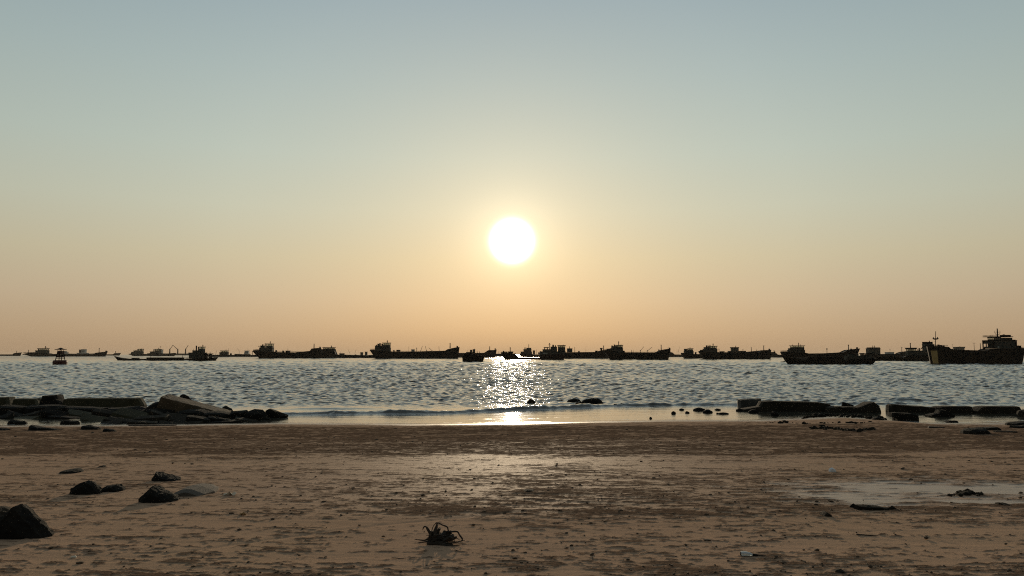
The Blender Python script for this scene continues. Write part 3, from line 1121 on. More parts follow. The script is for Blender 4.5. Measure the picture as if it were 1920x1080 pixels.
# --- tall funnelled ship right of centre
s = coaster('dark ship right of centre with a ladder of masts on a sloping stern house',
            [(1131.6, 658.4), (1134, 656.4), (1144, 656.2), (1146, 658.6), (1167, 659.6), (1170, 661), (1230, 661.2), (1234, 659), (1238, 657), (1248, 655), (1258.4, 653.6)],
            1144, 1253.6, 674.3, 18, 2)
s.house(1144.6, 1167, 653.6, 659.8, .82, win=5, wv=657)
s.house(1146.6, 1158, 649.6, 653.2, .7, 'engine_casing', tx=.8)
s.cabin(1155, 1166.6, 648, 650.6, 653.2, .7, 3, over=1.0)
s.funnel(1147.6, 2.4, 647.8, 650.4)
s.funnel(1152, 2.2, 646, 650)
s.mast(1160.2, 640.8, 647, 1.3, [(643, 1.0)], 1.0)
s.mast(1164.6, 645, 647, .6)
s.rail(1133, 1143, 656.4, 1.6)
s.house(1138, 1143, 654.4, 656.2, .4, 'locker', m_steel)
s.gear(1170, 661, 3.4, 3.6)
s.mast(1184.4, 656, 661, .7)
s.mast(1187.4, 656, 661, .5)
s.mast(1240.4, 646.6, 656.6, 1.4, [(647, 1.5)], None, 'bow_mast')
s.gear(1236, 657.4, 2.4, 2.2)
s.mast(1253.4, 650.6, 654.4, .6)
s.gear(1256.4, 653.8, 2.6, 2)
s.rail(1172, 1228, 661, 1.0)
s = coaster('far crane ship hidden behind the masted ship, only two slanting jibs showing',
            [(1172, 662.6), (1184, 662), (1226, 662), (1236, 661)], 1174, 1233, 667.6, 12, 0, hullmat=m_hull_hazed)
for bu, bv, tu, tv in ((1200.6, 658.4, 1207.4, 650), (1213.6, 658.4, 1222.8, 651)):
    c_ = s.part(MB().tube([(s.X(bu), 0, s.Z(662.4)), (s.X(bu), 0, s.Z(bv - 2.2))], .55 * s.s, 6), 'derrick_post', m_steel)
    s.part(MB().tube([(s.X(bu), 0, s.Z(bv)), (s.X(tu), 0, s.Z(tv))], .33 * s.s, 6), 'jib', m_steel, c_)
s.mast(1228, 656, 661.8, .3)
s = coaster('haze-toned distant ship in the gap right of the masted ship',
            [(1240, 662), (1252, 659), (1260, 661), (1264, 664.6), (1290, 665), (1300, 664)], 1242, 1298, 669.2, 11, 0, bow='R', hullmat=m_hull_hazed)
s.mast(1257, 656.6, 660.6, .7)
s.mast(1271.4, 658, 665, .35, (), None, 'derrick_post')
s.boom(1271.4, 661, 1274.6, 650, .35)

# --- pair right of the gap
s = coaster('smaller dark ship tucked behind the stern of its right neighbour, pale gap on its left',
            [(1277.6, 663), (1279, 661.4), (1282.6, 662), (1299, 663.4), (1302, 664), (1398, 663), (1403, 659.6), (1424, 657.4)], 1283.6, 1421, 672.2, 15, 0, hullmat=m_hull2)
s.house(1283.4, 1299.4, 658.4, 663.4, .8, win=4)
s.house(1283.6, 1288, 654.6, 658, .6, 'engine_casing')
s.cabin(1291.4, 1298.6, 654.4, 656, 658, .66, 2, over=.8)
s.mast(1294.2, 651, 653.4, 1.0)
s.funnel(1290, 1.6, 653.6, 658)
s.gear(1304.6, 664, 3, 4)
s.mast(1409.2, 651.4, 659.4, 1.0, [(651.8, .9)], None, 'bow_mast')
s.mast(1419, 655, 658, .6)
s = coaster('pale housed ship half hidden amidships behind the long ship right of the gap',
            [(1360, 662.4), (1366, 660.6), (1386, 660), (1398, 659.6), (1440, 662), (1444, 660.4), (1454.6, 659.6)], 1363, 1452, 669.4, 13, 0, hullmat=m_hull_hazed)
s.house(1366, 1386, 658.6, 660.8, .8)
s.house(1371.6, 1384, 653, 658.2, .75, win=3)
s.house(1370.6, 1384.6, 651.6, 652.6, .78, 'bridge_deck', m_steel)
s.mast(1380, 648.8, 651.4, 1.0, (), .8)
s.mast(1374.6, 650, 651.4, .5)
s.mast(1393.4, 655, 660, .9, [(655.6, .8)])
s.house(1388.4, 1398, 658.4, 660, .5, 'hatch_box', m_steel)
s.mast(1451.6, 656.8, 660, .8, (), .6)
s = coaster('long dark ship right of the gap, cluttered stern house and T-topped bow mast',
            [(1310.4, 659.4), (1312, 658.2), (1318.6, 658.4), (1321, 660.4), (1343, 660.4), (1346, 661), (1400, 661.6), (1421, 660.8), (1425, 658.4), (1430, 656.8), (1447.4, 656)],
            1319.6, 1445.6, 673.4, 18, 2)
s.house(1319.2, 1343, 654.6, 660.6, .82, win=5, wv=657.4)
s.house(1321, 1330, 651.4, 654.2, .7, 'engine_casing')
s.cabin(1329.6, 1342, 649.8, 652, 654.2, .7, 3, over=1.4)
s.mast(1337.2, 644.8, 648.8, 1.2, [(646.6, 1.2)], .9)
s.funnel(1325, 3, 647.6, 651.4)
s.funnel(1329.6, 1.6, 646.8, 651.4)
s.mast(1332.6, 646.8, 649, .8)
s.house(1313, 1318, 656.6, 658.4, .4, 'locker', m_steel)
s.mast(1348.2, 654, 661, 1.0, [(654.6, 1.0)])
s.house(1351, 1357, 659.2, 661.2, .5, 'hatch_box', m_steel)
s.mast(1433.2, 648, 657, 1.3, [(648.6, 1.7)], None, 'bow_mast')
s.gear(1444, 656.2, 2.8, 2.6)
s.rail(1348, 1418, 661.2, 1.0)
s = coaster('haze-toned brown hull in the gap left of the flat-roofed ship behind the black barge',
            [(1424, 663.6), (1440, 663), (1453.6, 662), (1457, 665), (1480, 665.4), (1490, 664.4)], 1426, 1488, 670.2, 11, 0, hullmat=m_hull_hazed)
s.mast(1452.4, 657.8, 662.6, .8)

# --- ship behind the near barge and the barge
s = coaster('grey-brown ship behind the black barge, lookout pole amidships and hooked bow',
            [(1465.8, 660.6), (1467, 659), (1477, 659.2), (1480, 660.4), (1507, 661.4), (1513, 662.8), (1548, 662.4), (1578, 660.8), (1583, 658.4), (1588, 656.2), (1600, 655), (1609, 653.8), (1613.4, 653.4)],
            1474, 1603, 677, 20, 0, hullmat=m_hull2)
s.house(1479.4, 1507, 656.6, 661.4, .82, win=6, wv=658.8)
s.house(1480, 1484, 653.6, 656.2, .5, 'locker')
s.house(1484.4, 1506, 652.6, 656.2, .74, win=5)
s.cabin(1485, 1505.6, 649, 651, 652.2, .72, 4, over=1.6)
s.mast(1498.4, 643.2, 648, 1.0, [(645.4, 1.4)], .8)
s.mast(1487.2, 646, 648, .9)
s.mast(1502, 645.6, 648, .6)
s.rail(1467.4, 1478, 659.2, 1.8)
s.mast(1551.2, 653.8, 662.4, .9, [(655.4, 1.0)], 1.4, 'searchlight_post')
s.mast(1592, 646.8, 656, 1.4, [(647.4, 1.3)], 1.2, 'bow_mast')
s.gear(1608, 654.2, 2.8, 3.2)
s.gear(1597, 655.4, 3, 1.8)
s.mast(1507.6, 657.6, 661.6, .8)

s = Ship('river_barge', 'nearest black barge right of centre, deep laden with a low stern cabin', 'barge', 1555, 683.2, 22, 0, 'laden river barges', m_hull)
s.hull([(1465.4, 666.6), (1472, 668), (1482, 671), (1500, 674), (1514, 675.6), (1570, 676), (1584, 675.2), (1600, 674), (1624, 673.6), (1643, 671.4)], 1477, 1633, 'L', .14, transom=.7, bul=.8)
s.hatch(1513, 1577, 669, 676.4, .8, m_hull2)
s.part(MB().box(s.X(1481), s.X(1512), -.34 * s.B, .34 * s.B, s.Z(674.4), s.Z(670.6), 1.5 * s.s, 1 * s.s), 'cargo_cover', m_deck)
s.house(1586, 1616, 667.4, 675.2, .66, win=6, wv=671.6)
s.house(1617, 1631, 665.2, 675, .7, win=2, wv=670.2)
s.part(MB().box(s.X(1616), s.X(1633), -.4 * s.B, .4 * s.B, s.Z(663.2), s.Z(662)), 'awning', m_steel)
s.posts('awning_post', (1617, 1618, 664.6, 663.202), (1630, 1631, 664.6, 663.202), w=.36)
s.part(MB().box(s.X(1606), s.X(1615.6), -.3 * s.B, .3 * s.B, s.Z(663.6), s.Z(662.9)), 'gangplank', m_deck)
s.part(MB().box(s.X(1608), s.X(1608.6), -.2 * s.B, .2 * s.B, s.Z(666.8), s.Z(663.602)), 'gangplank_stand', m_steel)
s.house(1592, 1600, 664.6, 667, .4, 'locker', m_house)
s.mast(1588, 661.6, 667, .6)
s.gear(1490, 671, 4, 3)
s.rail(1585, 1640, 674.4, 1.8, .9)

# --- low pointed barge on the left
s = Ship('river_barge', 'long low barge right of the buoy, sharp raised bow at left and tall stern tower', 'barge', 311, 676.2, 20, 0, 'laden river barges', m_hull)
s.hull([(213.2, 667.2), (216, 668.4), (224, 670.6), (238, 672.6), (300, 673.2), (348, 673.4), (356, 672.6), (384, 672), (396, 671.4), (407, 669.6)], 221, 401.6, 'L', .16, transom=.7, bul=.7)
s.hatch(249, 259, 670.8, 674, .5)
s.hatch(278, 342, 670.2, 674, .74, m_hull2)
s.mast(281.6, 668.4, 672, .6)
s.mast(342.4, 663, 673, .9)
s.house(357, 386, 666.6, 672.4, .8, win=6, wv=669.6)
s.house(356, 384.6, 661.6, 666.2, .74, win=5)
s.house(362.6, 374, 657.6, 661.2, .6, 'engine_casing')
s.cabin(374.2, 381.8, 651.2, 654, 661.2, .56, 2, over=.9)
s.funnel(367.4, 2.4, 648.2, 657.6)
s.funnel(371, 1.6, 650.4, 657.6)
s.mast(379.4, 647, 650.2, 1.1, [(648.6, 1.2)], .8)
s.mast(362.6, 654, 658, .8)
s.mast(383.4, 657, 662, .9)
s.part(MB().box(s.X(384), s.X(397), -.36 * s.B, .36 * s.B, s.Z(664.4), s.Z(662.8)), 'boat_deck', m_steel)
s.posts('boat_deck_post', (386, 387, 672, 664.402), (394, 395, 671.6, 664.402), w=.3)
s.mast(393.4, 659.6, 662.8, 1.0)
s.rail(346, 357, 673, 2.4, .8)
s.rail(386, 404, 671.6, 1.8, .8)

# --- right end
s = coaster('blocky grey housed ship behind the stern of the nearest barge',
            [(1624, 664.6), (1628, 662.6), (1650, 664), (1653, 663.8), (1682, 663.6), (1686, 661.4), (1692, 659.6), (1703, 658.6)], 1627, 1700, 671.6, 16, 0, hullmat=m_hull2)
s.house(1627.2, 1648, 653.6, 664, .86, win=4, wv=656.6)
s.house(1629, 1647.6, 652, 653, .82, 'bridge_deck', m_steel)
s.house(1648.5, 1649.6, 654.4, 655.6, .5, 'bridge_wing', m_steel)
s.mast(1637.4, 648, 651.8, 1.2)
s.mast(1641, 648, 651.8, 1.2)
s.mast(1627.6, 656, 660, .5)
s.house(1662, 1674, 660.8, 664, .7, mat=m_white)
s.mast(1669.4, 653.8, 660.4, .4, [(655.6, .6)])
s.mast(1691.6, 651.2, 660, 1.1, [(651.8, 1.3)], None, 'bow_mast')
s = coaster('distant housed ship over the deck of the big right-hand ship',
            [(1782, 658), (1790, 656.6), (1808, 656.8), (1818, 656)], 1784, 1816, 667, 11, 0, hullmat=m_hull_hazed)
s.house(1790.6, 1806.6, 653, 656.8, .8, win=4)
s.house(1790, 1800, 651, 652.6, .7)
s.house(1799, 1808, 650.8, 652.6, .75, 'bridge_deck', m_steel)
s.mast(1800.6, 648.6, 652, 1.0)
s.mast(1787.4, 646, 657, .4, [(646.4, .8)])
s = coaster('low black tender between the nearest barge and the big right-hand ship, windowed house',
            [(1636, 670.6), (1640, 669.8), (1690, 670), (1697, 667), (1701, 665.8), (1738, 666), (1762, 664)], 1640, 1758, 676.7, 18, 0, name='tender_boat', cat='boat')
s.house(1700.4, 1719.4, 659.2, 666.2, .72, win=4, wv=662, wh=2.4)
s.house(1701.4, 1717, 652.6, 654.2, .76, 'bridge_deck', m_steel)
s.cabin(1703, 1715.4, 655.2, 657.4, 658.8, .66, 3, over=.6)
s.mast(1708.2, 643.6, 652.4, 1.6, [(646.4, .8)], 1.0)
s.house(1720, 1738, 657.8, 666, .7, win=2)
s.funnel(1724.6, 2.2, 652.6, 657.6)
s.funnel(1722, 1.4, 654, 657.6)
s.house(1733.6, 1750, 646, 657.4, .7, win=2)
s.house(1733.4, 1738, 641.6, 645.6, .6, 'monkey_island', m_steel)
s.mast(1744.4, 639.4, 646, 1.0, [(641.6, 2)], .9)
s.house(1741.6, 1748, 641.6, 645.6, .5, 'signal_locker', m_steel)
s.part(MB().tube([(s.X(1727), 0, s.Z(655)), (s.X(1734), 0, s.Z(648.6))], .8 * s.s, 6), 'ladder', m_steel)

s = Ship('landing_ship', 'largest ship at the right edge of the photo with sunlight-tinted bow ramp and tall mast', 'ship', 1827, 682.2, 30, 3, None, m_hull2)
s.hull([(1738, 650), (1741, 649), (1756, 649.4), (1770, 650.8), (1774, 655), (1800, 656.4), (1843, 657.4), (1847, 656), (1851, 654), (1905, 653.4), (1919, 652.6)],
       1743, 1912, 'L', .05, transom=.8, bul=1.0)
s.hull_bow = s.part(MB().add([(s.X(1738.2) , -.36 * s.B, s.Z(657.6)), (s.X(1747), -.50 * s.B, s.Z(657.6)), (s.X(1748.4), -.50 * s.B, s.Z(681.2)), (s.X(1741.6), -.36 * s.B, s.Z(681.2)),
                              (s.X(1738.2) , -.30 * s.B, s.Z(657.6)), (s.X(1747), -.44 * s.B, s.Z(657.6)), (s.X(1748.4), -.44 * s.B, s.Z(681.2)), (s.X(1741.6), -.30 * s.B, s.Z(681.2))],
                             [(0, 1, 2, 3), (4, 7, 6, 5), (0, 4, 5, 1), (1, 5, 6, 2), (2, 6, 7, 3), (3, 7, 4, 0)]), 'bow_ramp', m_sunlit_bow)
for u in (1765.4, 1777.4, 1790, 1802.4, 1814.4, 1825.6, 1836.2):
    mb = MB()
    ring = [(s.X(u) + 2.0 * s.s * math.cos(a), -.50 * s.B - .4 * s.s, s.Z(662.6) + 2.0 * s.s * math.sin(a)) for a in np.linspace(0, 2 * math.pi, 13)]
    mb.tube(ring, .95 * s.s, 6, False)
    s.part(mb, 'tyre_fender', m_rubber)
s.mast(1753.4, 621.4, 650, 1.2, [(640.6, 1.1)], None, 'bow_mast', lean=1.6)
s.part(MB().lathe([(2.4 * s.s, 0), (5 * s.s, 1.2 * s.s), (5.2 * s.s, 2.4 * s.s), (4.6 * s.s, 2.5 * s.s)], 12, (s.X(1754.2), 0, s.Z(637)))
       .box(s.X(1749.4), s.X(1750.6), -.6 * s.s, .6 * s.s, s.Z(634.5), s.Z(632.6)).box(s.X(1757.6), s.X(1758.6), -.6 * s.s, .6 * s.s, s.Z(634.5), s.Z(632.2)), 'crows_nest', m_steel)
s.rail(1739.6, 1770, 649.6, 2.4, .7)
s.gear(1746, 649.2, 4, 2.8, 'windlass')
s.gear(1760, 649.6, 4.4, 3.6)
s.gear(1764.6, 650, 3, 3)
s.gear(1769, 650.6, 2, 3)
s.mast(1828.2, 643, 657.4, .8, [(643.4, 2.2)])
s.mast(1840.4, 643.4, 657.6, 1.2)
s.gear(1847, 656, 3.6, 3.6)
s.gear(1785, 656.2, 4, 2)
# stern house: open gallery with columns, decks above
s.part(MB().box(s.X(1851.4), s.X(1905), -.36 * s.B, .36 * s.B, s.Z(639.4), s.Z(638)), 'boat_deck', m_steel)
for u0, u1 in ((1851.6, 1853.4), (1858, 1859.4), (1903, 1904.4)):
    s.part(MB().box(s.X(u0), s.X(u1), -.35 * s.B, -.31 * s.B, s.Z(653.6), s.Z(639.402)), 'gallery_post', m_steel)
    s.part(MB().box(s.X(u0), s.X(u1), .31 * s.B, .35 * s.B, s.Z(653.6), s.Z(639.402)), 'gallery_post', m_steel)
s.house(1861.4, 1901, 639.8, 653.6, .66, win=5, wv=645, wh=2.2, rim=False)
s.part(MB().box(s.X(1853.4), s.X(1857.6), -.30 * s.B, .30 * s.B, s.Z(653.6), s.Z(650)).box(s.X(1853.6), s.X(1857.8), -.33 * s.B, .33 * s.B, s.Z(644.6), s.Z(639.42)), 'gallery_bulkhead', m_house)
s.cabin(1861.4, 1874.4, 633.4, 636.4, 637.98, .60, 3, m_house, .5, .9)
s.house(1874.8, 1897, 633.4, 637.9, .60, 'chart_room', rim=False)
s.part(MB().box(s.X(1853), s.X(1897.6), -.36 * s.B, .36 * s.B, s.Z(632.2), s.Z(631)), 'bridge_roof', m_steel)
s.rail(1853.4, 1868, 631, 2.4, .66, 6)
s.house(1883.4, 1896.6, 628.6, 631, .4, 'funnel_casing', m_steel)
s.funnel(1887, 3.4, 627, 629)
s.part(MB().box(s.X(1899.6), s.X(1905.4), -.2 * s.B, .2 * s.B, s.Z(638), s.Z(637)).box(s.X(1904.2), s.X(1905.4), -.2 * s.B, .2 * s.B, s.Z(649), s.Z(638.01)), 'davit', m_steel)
s.mast(1875, 616.4, 631, 2.2, [(621, 1.6), (618.4, .9)], 1.2)
for sg in (-1, 1):
    s.part(MB().tube([(s.X(1875 + sg * 1), 0, s.Z(628)), (s.X(1875 + sg * 4), 0, s.Z(626.6)), (s.X(1875 + sg * 5.4), 0, s.Z(623)), (s.X(1875 + sg * 4.6), 0, s.Z(620))], .35 * s.s, 5)
           .tube([(s.X(1875), 0, s.Z(624)), (s.X(1875 + sg * 5.2), 0, s.Z(624))], .25 * s.s, 5), 'antenna_arm', m_steel)
ring = [(s.X(1868.4) + 1.3 * s.s * math.cos(a), -.345 * s.B, s.Z(651) + 1.3 * s.s * math.sin(a)) for a in np.linspace(0, 2 * math.pi, 11)]
s.part(MB().tube(ring, .55 * s.s, 6, False), 'life_ring', m_white)
s.part(MB().box(s.X(1892), s.X(1899), -.37 * s.B, -.345 * s.B, s.Z(649), s.Z(643.4), .6 * s.s), 'lifeboat', m_house)
s.mast(1909.6, 648, 653.4, .9)
s.house(1911.4, 1916.6, 648.6, 653.4, .3, 'stern_locker', m_steel)
s.mast(1914, 646.6, 648.4, .9)
s.rail(1899, 1918, 653.2, 2.2, .7)

# ------------------------------------------------------------------ channel buoy
bx_, by_ = on_plane(112.4, 683.6)
k = by_ / F
bu = empty('channel_buoy', (bx_, by_, 0))
tag(bu, 'red channel buoy with a lattice tower and little roof, floating at left', 'buoy')
MB().lathe([(10.5 * k, -5 * k), (12 * k, -3 * k), (12.4 * k, 5 * k), (12 * k, 7 * k), (10.6 * k, 8.2 * k)], 18).build('float', m_buoy, bu)
for ax in (-1, 1):
    for ay in (-1, 1):
        MB().tube([(ax * 5.6 * k, ay * 5.6 * k, 8 * k), (ax * 3.2 * k, ay * 3.2 * k, 26.5 * k)], .75 * k, 6).build('tower_leg', m_steel, bu)
for z0, z1, w in ((13.4, 15.4, 5.3), (19.4, 25.4, 4.1)):
    MB().box(-w * k, w * k, -w * k, w * k, z0 * k, z1 * k, .35 * k, .35 * k).build('tower_panel', m_buoy, bu)
for z0, w in ((11, 5.6), (17.4, 4.7)):
    mb = MB()
    for sg in (-1, 1):
        mb.box(-w * k, w * k, sg * w * k - .3 * k, sg * w * k + .3 * k, z0 * k, (z0 + .7) * k)
        mb.box(sg * w * k - .3 * k, sg * w * k + .3 * k, -w * k, w * k, (z0 + .01) * k, (z0 + .72) * k)
    mb.build('cross_brace', m_steel, bu)
MB().box(-7.2 * k, 7.2 * k, -7.2 * k, 7.2 * k, 27.6 * k, 28.6 * k).build('lamp_platform', m_steel, bu)
MB().lathe([(7.6 * k, 28.61 * k), (3.4 * k, 30.2 * k), (1 * k, 31.4 * k)], 8).build('roof', m_steel, bu)
MB().lathe([(.9 * k, 26.5 * k), (1.3 * k, 27.58 * k)], 8).build('lantern', m_steel, bu)

# ------------------------------------------------------------------ stones
RS = random.Random(11)


def resample(pts, n):
    pts = [Vector((a, b_)) for a, b_ in pts]
    seg = [(pts[i], pts[(i + 1) % len(pts)]) for i in range(len(pts))]
    ln = [(b_ - a).length for a, b_ in seg]
    tot_ = sum(ln)
    out, per = [], tot_ / n
    for (a, b_), l in zip(seg, ln):
        m = max(1, int(round(l / per)))
        for j in range(m):
            out.append(a.lerp(b_, j / m))
    return out


def stone(label, pts, depth, mat=m_rock, cat='rock', name='rock', group=None, n=17, slab=False, rough=.06, sink=.06, yaw=0.0, detail=0, lean=0.0, base_v=None, tilt=0.0):
    """boulder or slab lofted through its depth (metres) from an outline measured in the photograph"""
    vb = base_v or (max(q[1] for q in pts) - (3.5 if slab and depth > .5 else 0))
    uc = (min(q[0] for q in pts) + max(q[0] for q in pts)) / 2
    gx, gy, gz = ground(uc, vb)
    yc = gy + depth * .5
    gx = ray(uc, vb)[0] / ray(uc, vb)[1] * yc
    loop = []
    for u, v in pts:
        dx, dy, dz = ray(u, v)
        loop.append((dx / dy * yc - gx, CAM_H + dz / dy * yc - gz))
    loop = resample(loop, n)
    zc = max(q.y for q in loop) * .4
    secs = ((0, .90), (.03, .97), (.3, 1.0), (.7, 1.0), (.97, .95), (1, .88)) if slab else ((0, .62), (.16, .90), (.5, 1.0), (.82, .84), (1, .5))
    size = max(max(q.x for q in loop) - min(q.x for q in loop), max(q.y for q in loop))
    seed = Vector((RS.uniform(0, 90), RS.uniform(0, 90), RS.uniform(0, 90)))
    vs, fs, m = [], [], len(loop)
    for fy, sc_ in secs:
        jx, jz = RS.uniform(-.03, .03) * size * (0 if slab else 1), RS.uniform(.9, 1.06) if not slab else 1
        for q in loop:
            x_ = q.x * sc_ + (jx if abs(fy - .5) > .1 else 0)
            z_ = q.y * (sc_ if slab else sc_ ** .8) * (jz if abs(fy - .5) > .1 else 1) * (1 - lean * (.5 - fy))
            if q.y < .01 * size:
                z_ = -sink - .12 * size
            pnt = Vector((x_, fy * depth, z_))
            nv = mnoise.noise_vector(pnt * (3.0 / size) + seed) * rough * size * .8
            nv += mnoise.noise_vector(pnt * (9.0 / size) + seed) * rough * size * .55
            nv.z *= .8
            nv.x *= .8
            vs.append(pnt + nv)
    ns = len(secs)
    for a in range(ns - 1):
        for j in range(m):
            j2 = (j + 1) % m
            fs.append((a * m + j, a * m + j2, (a + 1) * m + j2, (a + 1) * m + j))
    for a, rev in ((0, True), (ns - 1, False)):
        c_ = sum((Vector(q) for q in vs[a * m:(a + 1) * m]), Vector()) / m
        c_.y += (-.03 if rev else .03) * depth
        vs.append(c_)
        ci = len(vs) - 1
        for j in range(m):
            fs.append((a * m + (j + 1) % m, a * m + j, ci) if rev else (a * m + j, a * m + (j + 1) % m, ci))
    mb = MB().add(vs, fs)
    o = mb.build(name, mat)
    if detail:
        bm = bmesh.new()
        bm.from_mesh(o.data)
        bmesh.ops.triangulate(bm, faces=bm.faces)
        bmesh.ops.subdivide_edges(bm, edges=bm.edges, cuts=detail, use_grid_fill=True)
        bm.normal_update()
        for v in bm.verts:
            q = v.co
            h_ = mnoise.ridged_multi_fractal(q * (5 / size) + seed, 1.0, 2.1, 5, 1.0, 2.0) - 1.2
            v.co = q + v.normal * h_ * .018 * size + mnoise.noise_vector(q * (30 / size)) * .006 * size
        bm.to_mesh(o.data)
        bm.free()
    o.location = (gx, gy, gz)
    o.rotation_euler = (0, tilt, yaw)
    tag(o, label, cat, group)
    return o


def blk(u0, u1, v0, v1, a=3, b_=3):
    """trapezium outline"""
    return [(u0, v1), (u0 + a, v0), (u1 - b_, v0), (u1, v1)]


# sea wall remains on the left: concrete blocks and beams on the water side
GB = 'broken concrete of the old sea wall'
stone('dark concrete block at the left photo edge, topmost of the heap there', blk(-14, 24, 744, 767, 2, 4), .9, m_conc, 'concrete block', 'concrete_block', GB, slab=True, rough=.03)
stone('short mossy concrete block with sloping ends, second from the left edge', blk(26, 80, 747, 768, 7, 8), .8, m_conc, 'concrete block', 'concrete_block', GB, slab=True, rough=.025)
stone('tall black upright block between the short and the long mossy blocks', [(78, 772), (82, 752), (86, 745), (88, 741), (110, 740), (113, 748), (122, 756), (124, 772)], .9, m_rock, 'rock', 'rock', slab=True, rough=.04)
stone('long straight mossy concrete beam at left, flat on top', [(116, 774), (124, 748), (130, 746.4), (266, 745.6), (273, 758), (274, 774)], .7, m_conc, 'concrete beam', 'concrete_beam', slab=True, rough=.008, n=40)


def slab_box(label, pl, pr, thick, depth, roll, mat, dist_v, name='concrete_slab', cat='concrete slab', group=None, res=(30, 12, 7), amp=1.0, skew=.12):
    """broken slab: its far top edge runs from pixel pl to pixel pr, its top leans towards the beach by roll (m)"""
    uc = (pl[0] + pr[0]) / 2
    gx, gy, gz = ground(uc, dist_v)
    yc = gy + depth

    def wp(u, v):
        dx, dy, dz = ray(u, v)
        return Vector((dx / dy * yc - gx, 0, CAM_H + dz / dy * yc - gz))
    A, B_ = wp(*pl), wp(*pr)
    ex = B_ - A
    ey = Vector((skew, -depth, -roll))
    ez = Vector((ex.z, 0, -ex.x)).normalized() * thick + Vector((0, -.12 * thick, 0))
    nx, ny, nz = res
    bm = bmesh.new()
    seed = Vector((RS.uniform(0, 50), 2, 5))
    cache = {}

    def vert(i, j, l_):
        if (i, j, l_) not in cache:
            q = A + ex * (i / nx) + ey * (j / ny) + ez * (l_ / nz)
            edge = sum((i in (0, nx), j in (0, ny), l_ in (0, nz)))
            q += mnoise.noise_vector(q * 2.2 + seed) * .035 * amp + mnoise.noise_vector(q * 8 + seed) * .016 * amp
            if edge >= 2:
                c_ = A + ex * .5 + ey * .5 + ez * .5
                q += (c_ - q).normalized() * (.02 + .10 * max(0, mnoise.noise(q * 3.1 + seed))) * amp
            cache[(i, j, l_)] = bm.verts.new(q)
        return cache[(i, j, l_)]
    for (n1, n2, fn) in ((nx, ny, lambda i, j: (i, j, 0)), (nx, ny, lambda i, j: (i, j, nz)), (nx, nz, lambda i, j: (i, 0, j)),
                         (nx, nz, lambda i, j: (i, ny, j)), (ny, nz, lambda i, j: (0, i, j)), (ny, nz, lambda i, j: (nx, i, j))):
        for i in range(n1):
            for j in range(n2):
                bm.faces.new([vert(*fn(i, j)), vert(*fn(i + 1, j)), vert(*fn(i + 1, j + 1)), vert(*fn(i, j + 1))])
    bmesh.ops.recalc_face_normals(bm, faces=bm.faces)
    me = bpy.data.meshes.new(name)
    bm.to_mesh(me)
    bm.free()
    me.materials.append(mat)
    o = bpy.data.objects.new(name, me)
    COL.objects.link(o)
    o.location = (gx, gy + depth, gz)
    tag(o, label, cat, group)


slab_box('big thick slab tilted down to the right, highest at its left end', (316, 738.6), (436, 770), .72, 1.2, .07, m_brown, 781, amp=.5)
stone('dark pyramid stone leaning against the left end of the tilted slab', [(266, 780), (272, 764), (286, 757), (306, 752), (316, 741), (330, 750), (352, 768), (362, 780)], .7, m_rock, 'rock', 'rock', rough=.06)
o = stone('rounded black stone perched on top of the tilted slab', [(334, 751), (338, 741), (343, 739), (354, 742), (361, 751)], .5, m_rock, rough=.07, base_v=775)
stone('dark stone at the low right end of the tilted slab', [(410, 776), (416, 764), (424, 760), (434, 766), (440, 776)], .5, m_rock)
stone('black stone hump next along from the low end of the tilted slab', [(428, 786), (434, 772), (446, 769), (462, 770), (470, 779), (472, 786)], .8, m_rock, rough=.10, n=9)
stone('jagged black stone with a wet pale patch at its foot, near the heap end', [(458, 788), (464, 770), (478, 768), (492, 767), (500, 774), (506, 786)], .8, m_rock, rough=.11, n=9)
stone('last large jagged stone at the right tip of the left heap', [(494, 784), (500, 770), (508, 766), (520, 770), (528, 775), (541, 778), (538, 783)], .7, m_rock, rough=.11, n=9)
# rubble in front of the beams
GR = 'rubble stones in the heap below the concrete beams'
rub = [
    (14, 46, 768, 781), (40, 92, 766, 783), (88, 134, 764, 784), (126, 190, 766, 781), (176, 236, 764, 782), (226, 286, 762, 784), (282, 330, 766, 786),
    (-12, 30, 772, 789), (22, 88, 778, 791), (76, 116, 780, 794), (100, 160, 777, 792), (150, 214, 774, 789), (206, 268, 779, 793), (258, 322, 776, 792),
    (310, 372, 772, 791), (352, 402, 777, 793), (388, 448, 779, 792), (330, 352, 786, 794), (190, 232, 784, 795), (236, 300, 786, 795.5), (296, 360, 788, 796),
    (346, 384, 788, 795), (392, 462, 787, 793.5), (440, 486, 781, 790)]
bank = [(-20, 60, 758, 778), (50, 140, 758, 778), (128, 214, 760, 778), (204, 284, 760, 780), (274, 340, 764, 782), (330, 400, 766, 784), (380, 440, 770, 786)]
ORD = ['first', 'second', 'third', 'fourth', 'fifth', 'sixth', 'seventh', 'eighth', 'ninth', 'tenth']
for i, (a, b_, v0, v1) in enumerate(bank):
    w = b_ - a
    stone('black stone packed right under the concrete beams, %s from the left edge' % ORD[i],
          [(a, v1), (a + w * RS.uniform(.02, .1), v0 + RS.uniform(1, 6)), (a + w * RS.uniform(.25, .45), v0 + RS.uniform(-1, 2)), (a + w * .7, v0 + RS.uniform(0, 3)), (b_ - w * .06, v0 + RS.uniform(3, 8)), (b_, v1)],
          1.4, m_rock, group='dark stones packed under the beams', rough=.03, n=9)
rub = [(a, b_, v0, min(v1, 785.5) if a < 150 else v1) for a, b_, v0, v1 in rub]
rub.sort()
ROWS = {'top': [q for q in rub if q[2] < 770.5], 'middle': [q for q in rub if 770.5 <= q[2] < 777.5],
        'lower': [q for q in rub if 777.5 <= q[2] < 783], 'bottom': [q for q in rub if q[2] >= 783]}
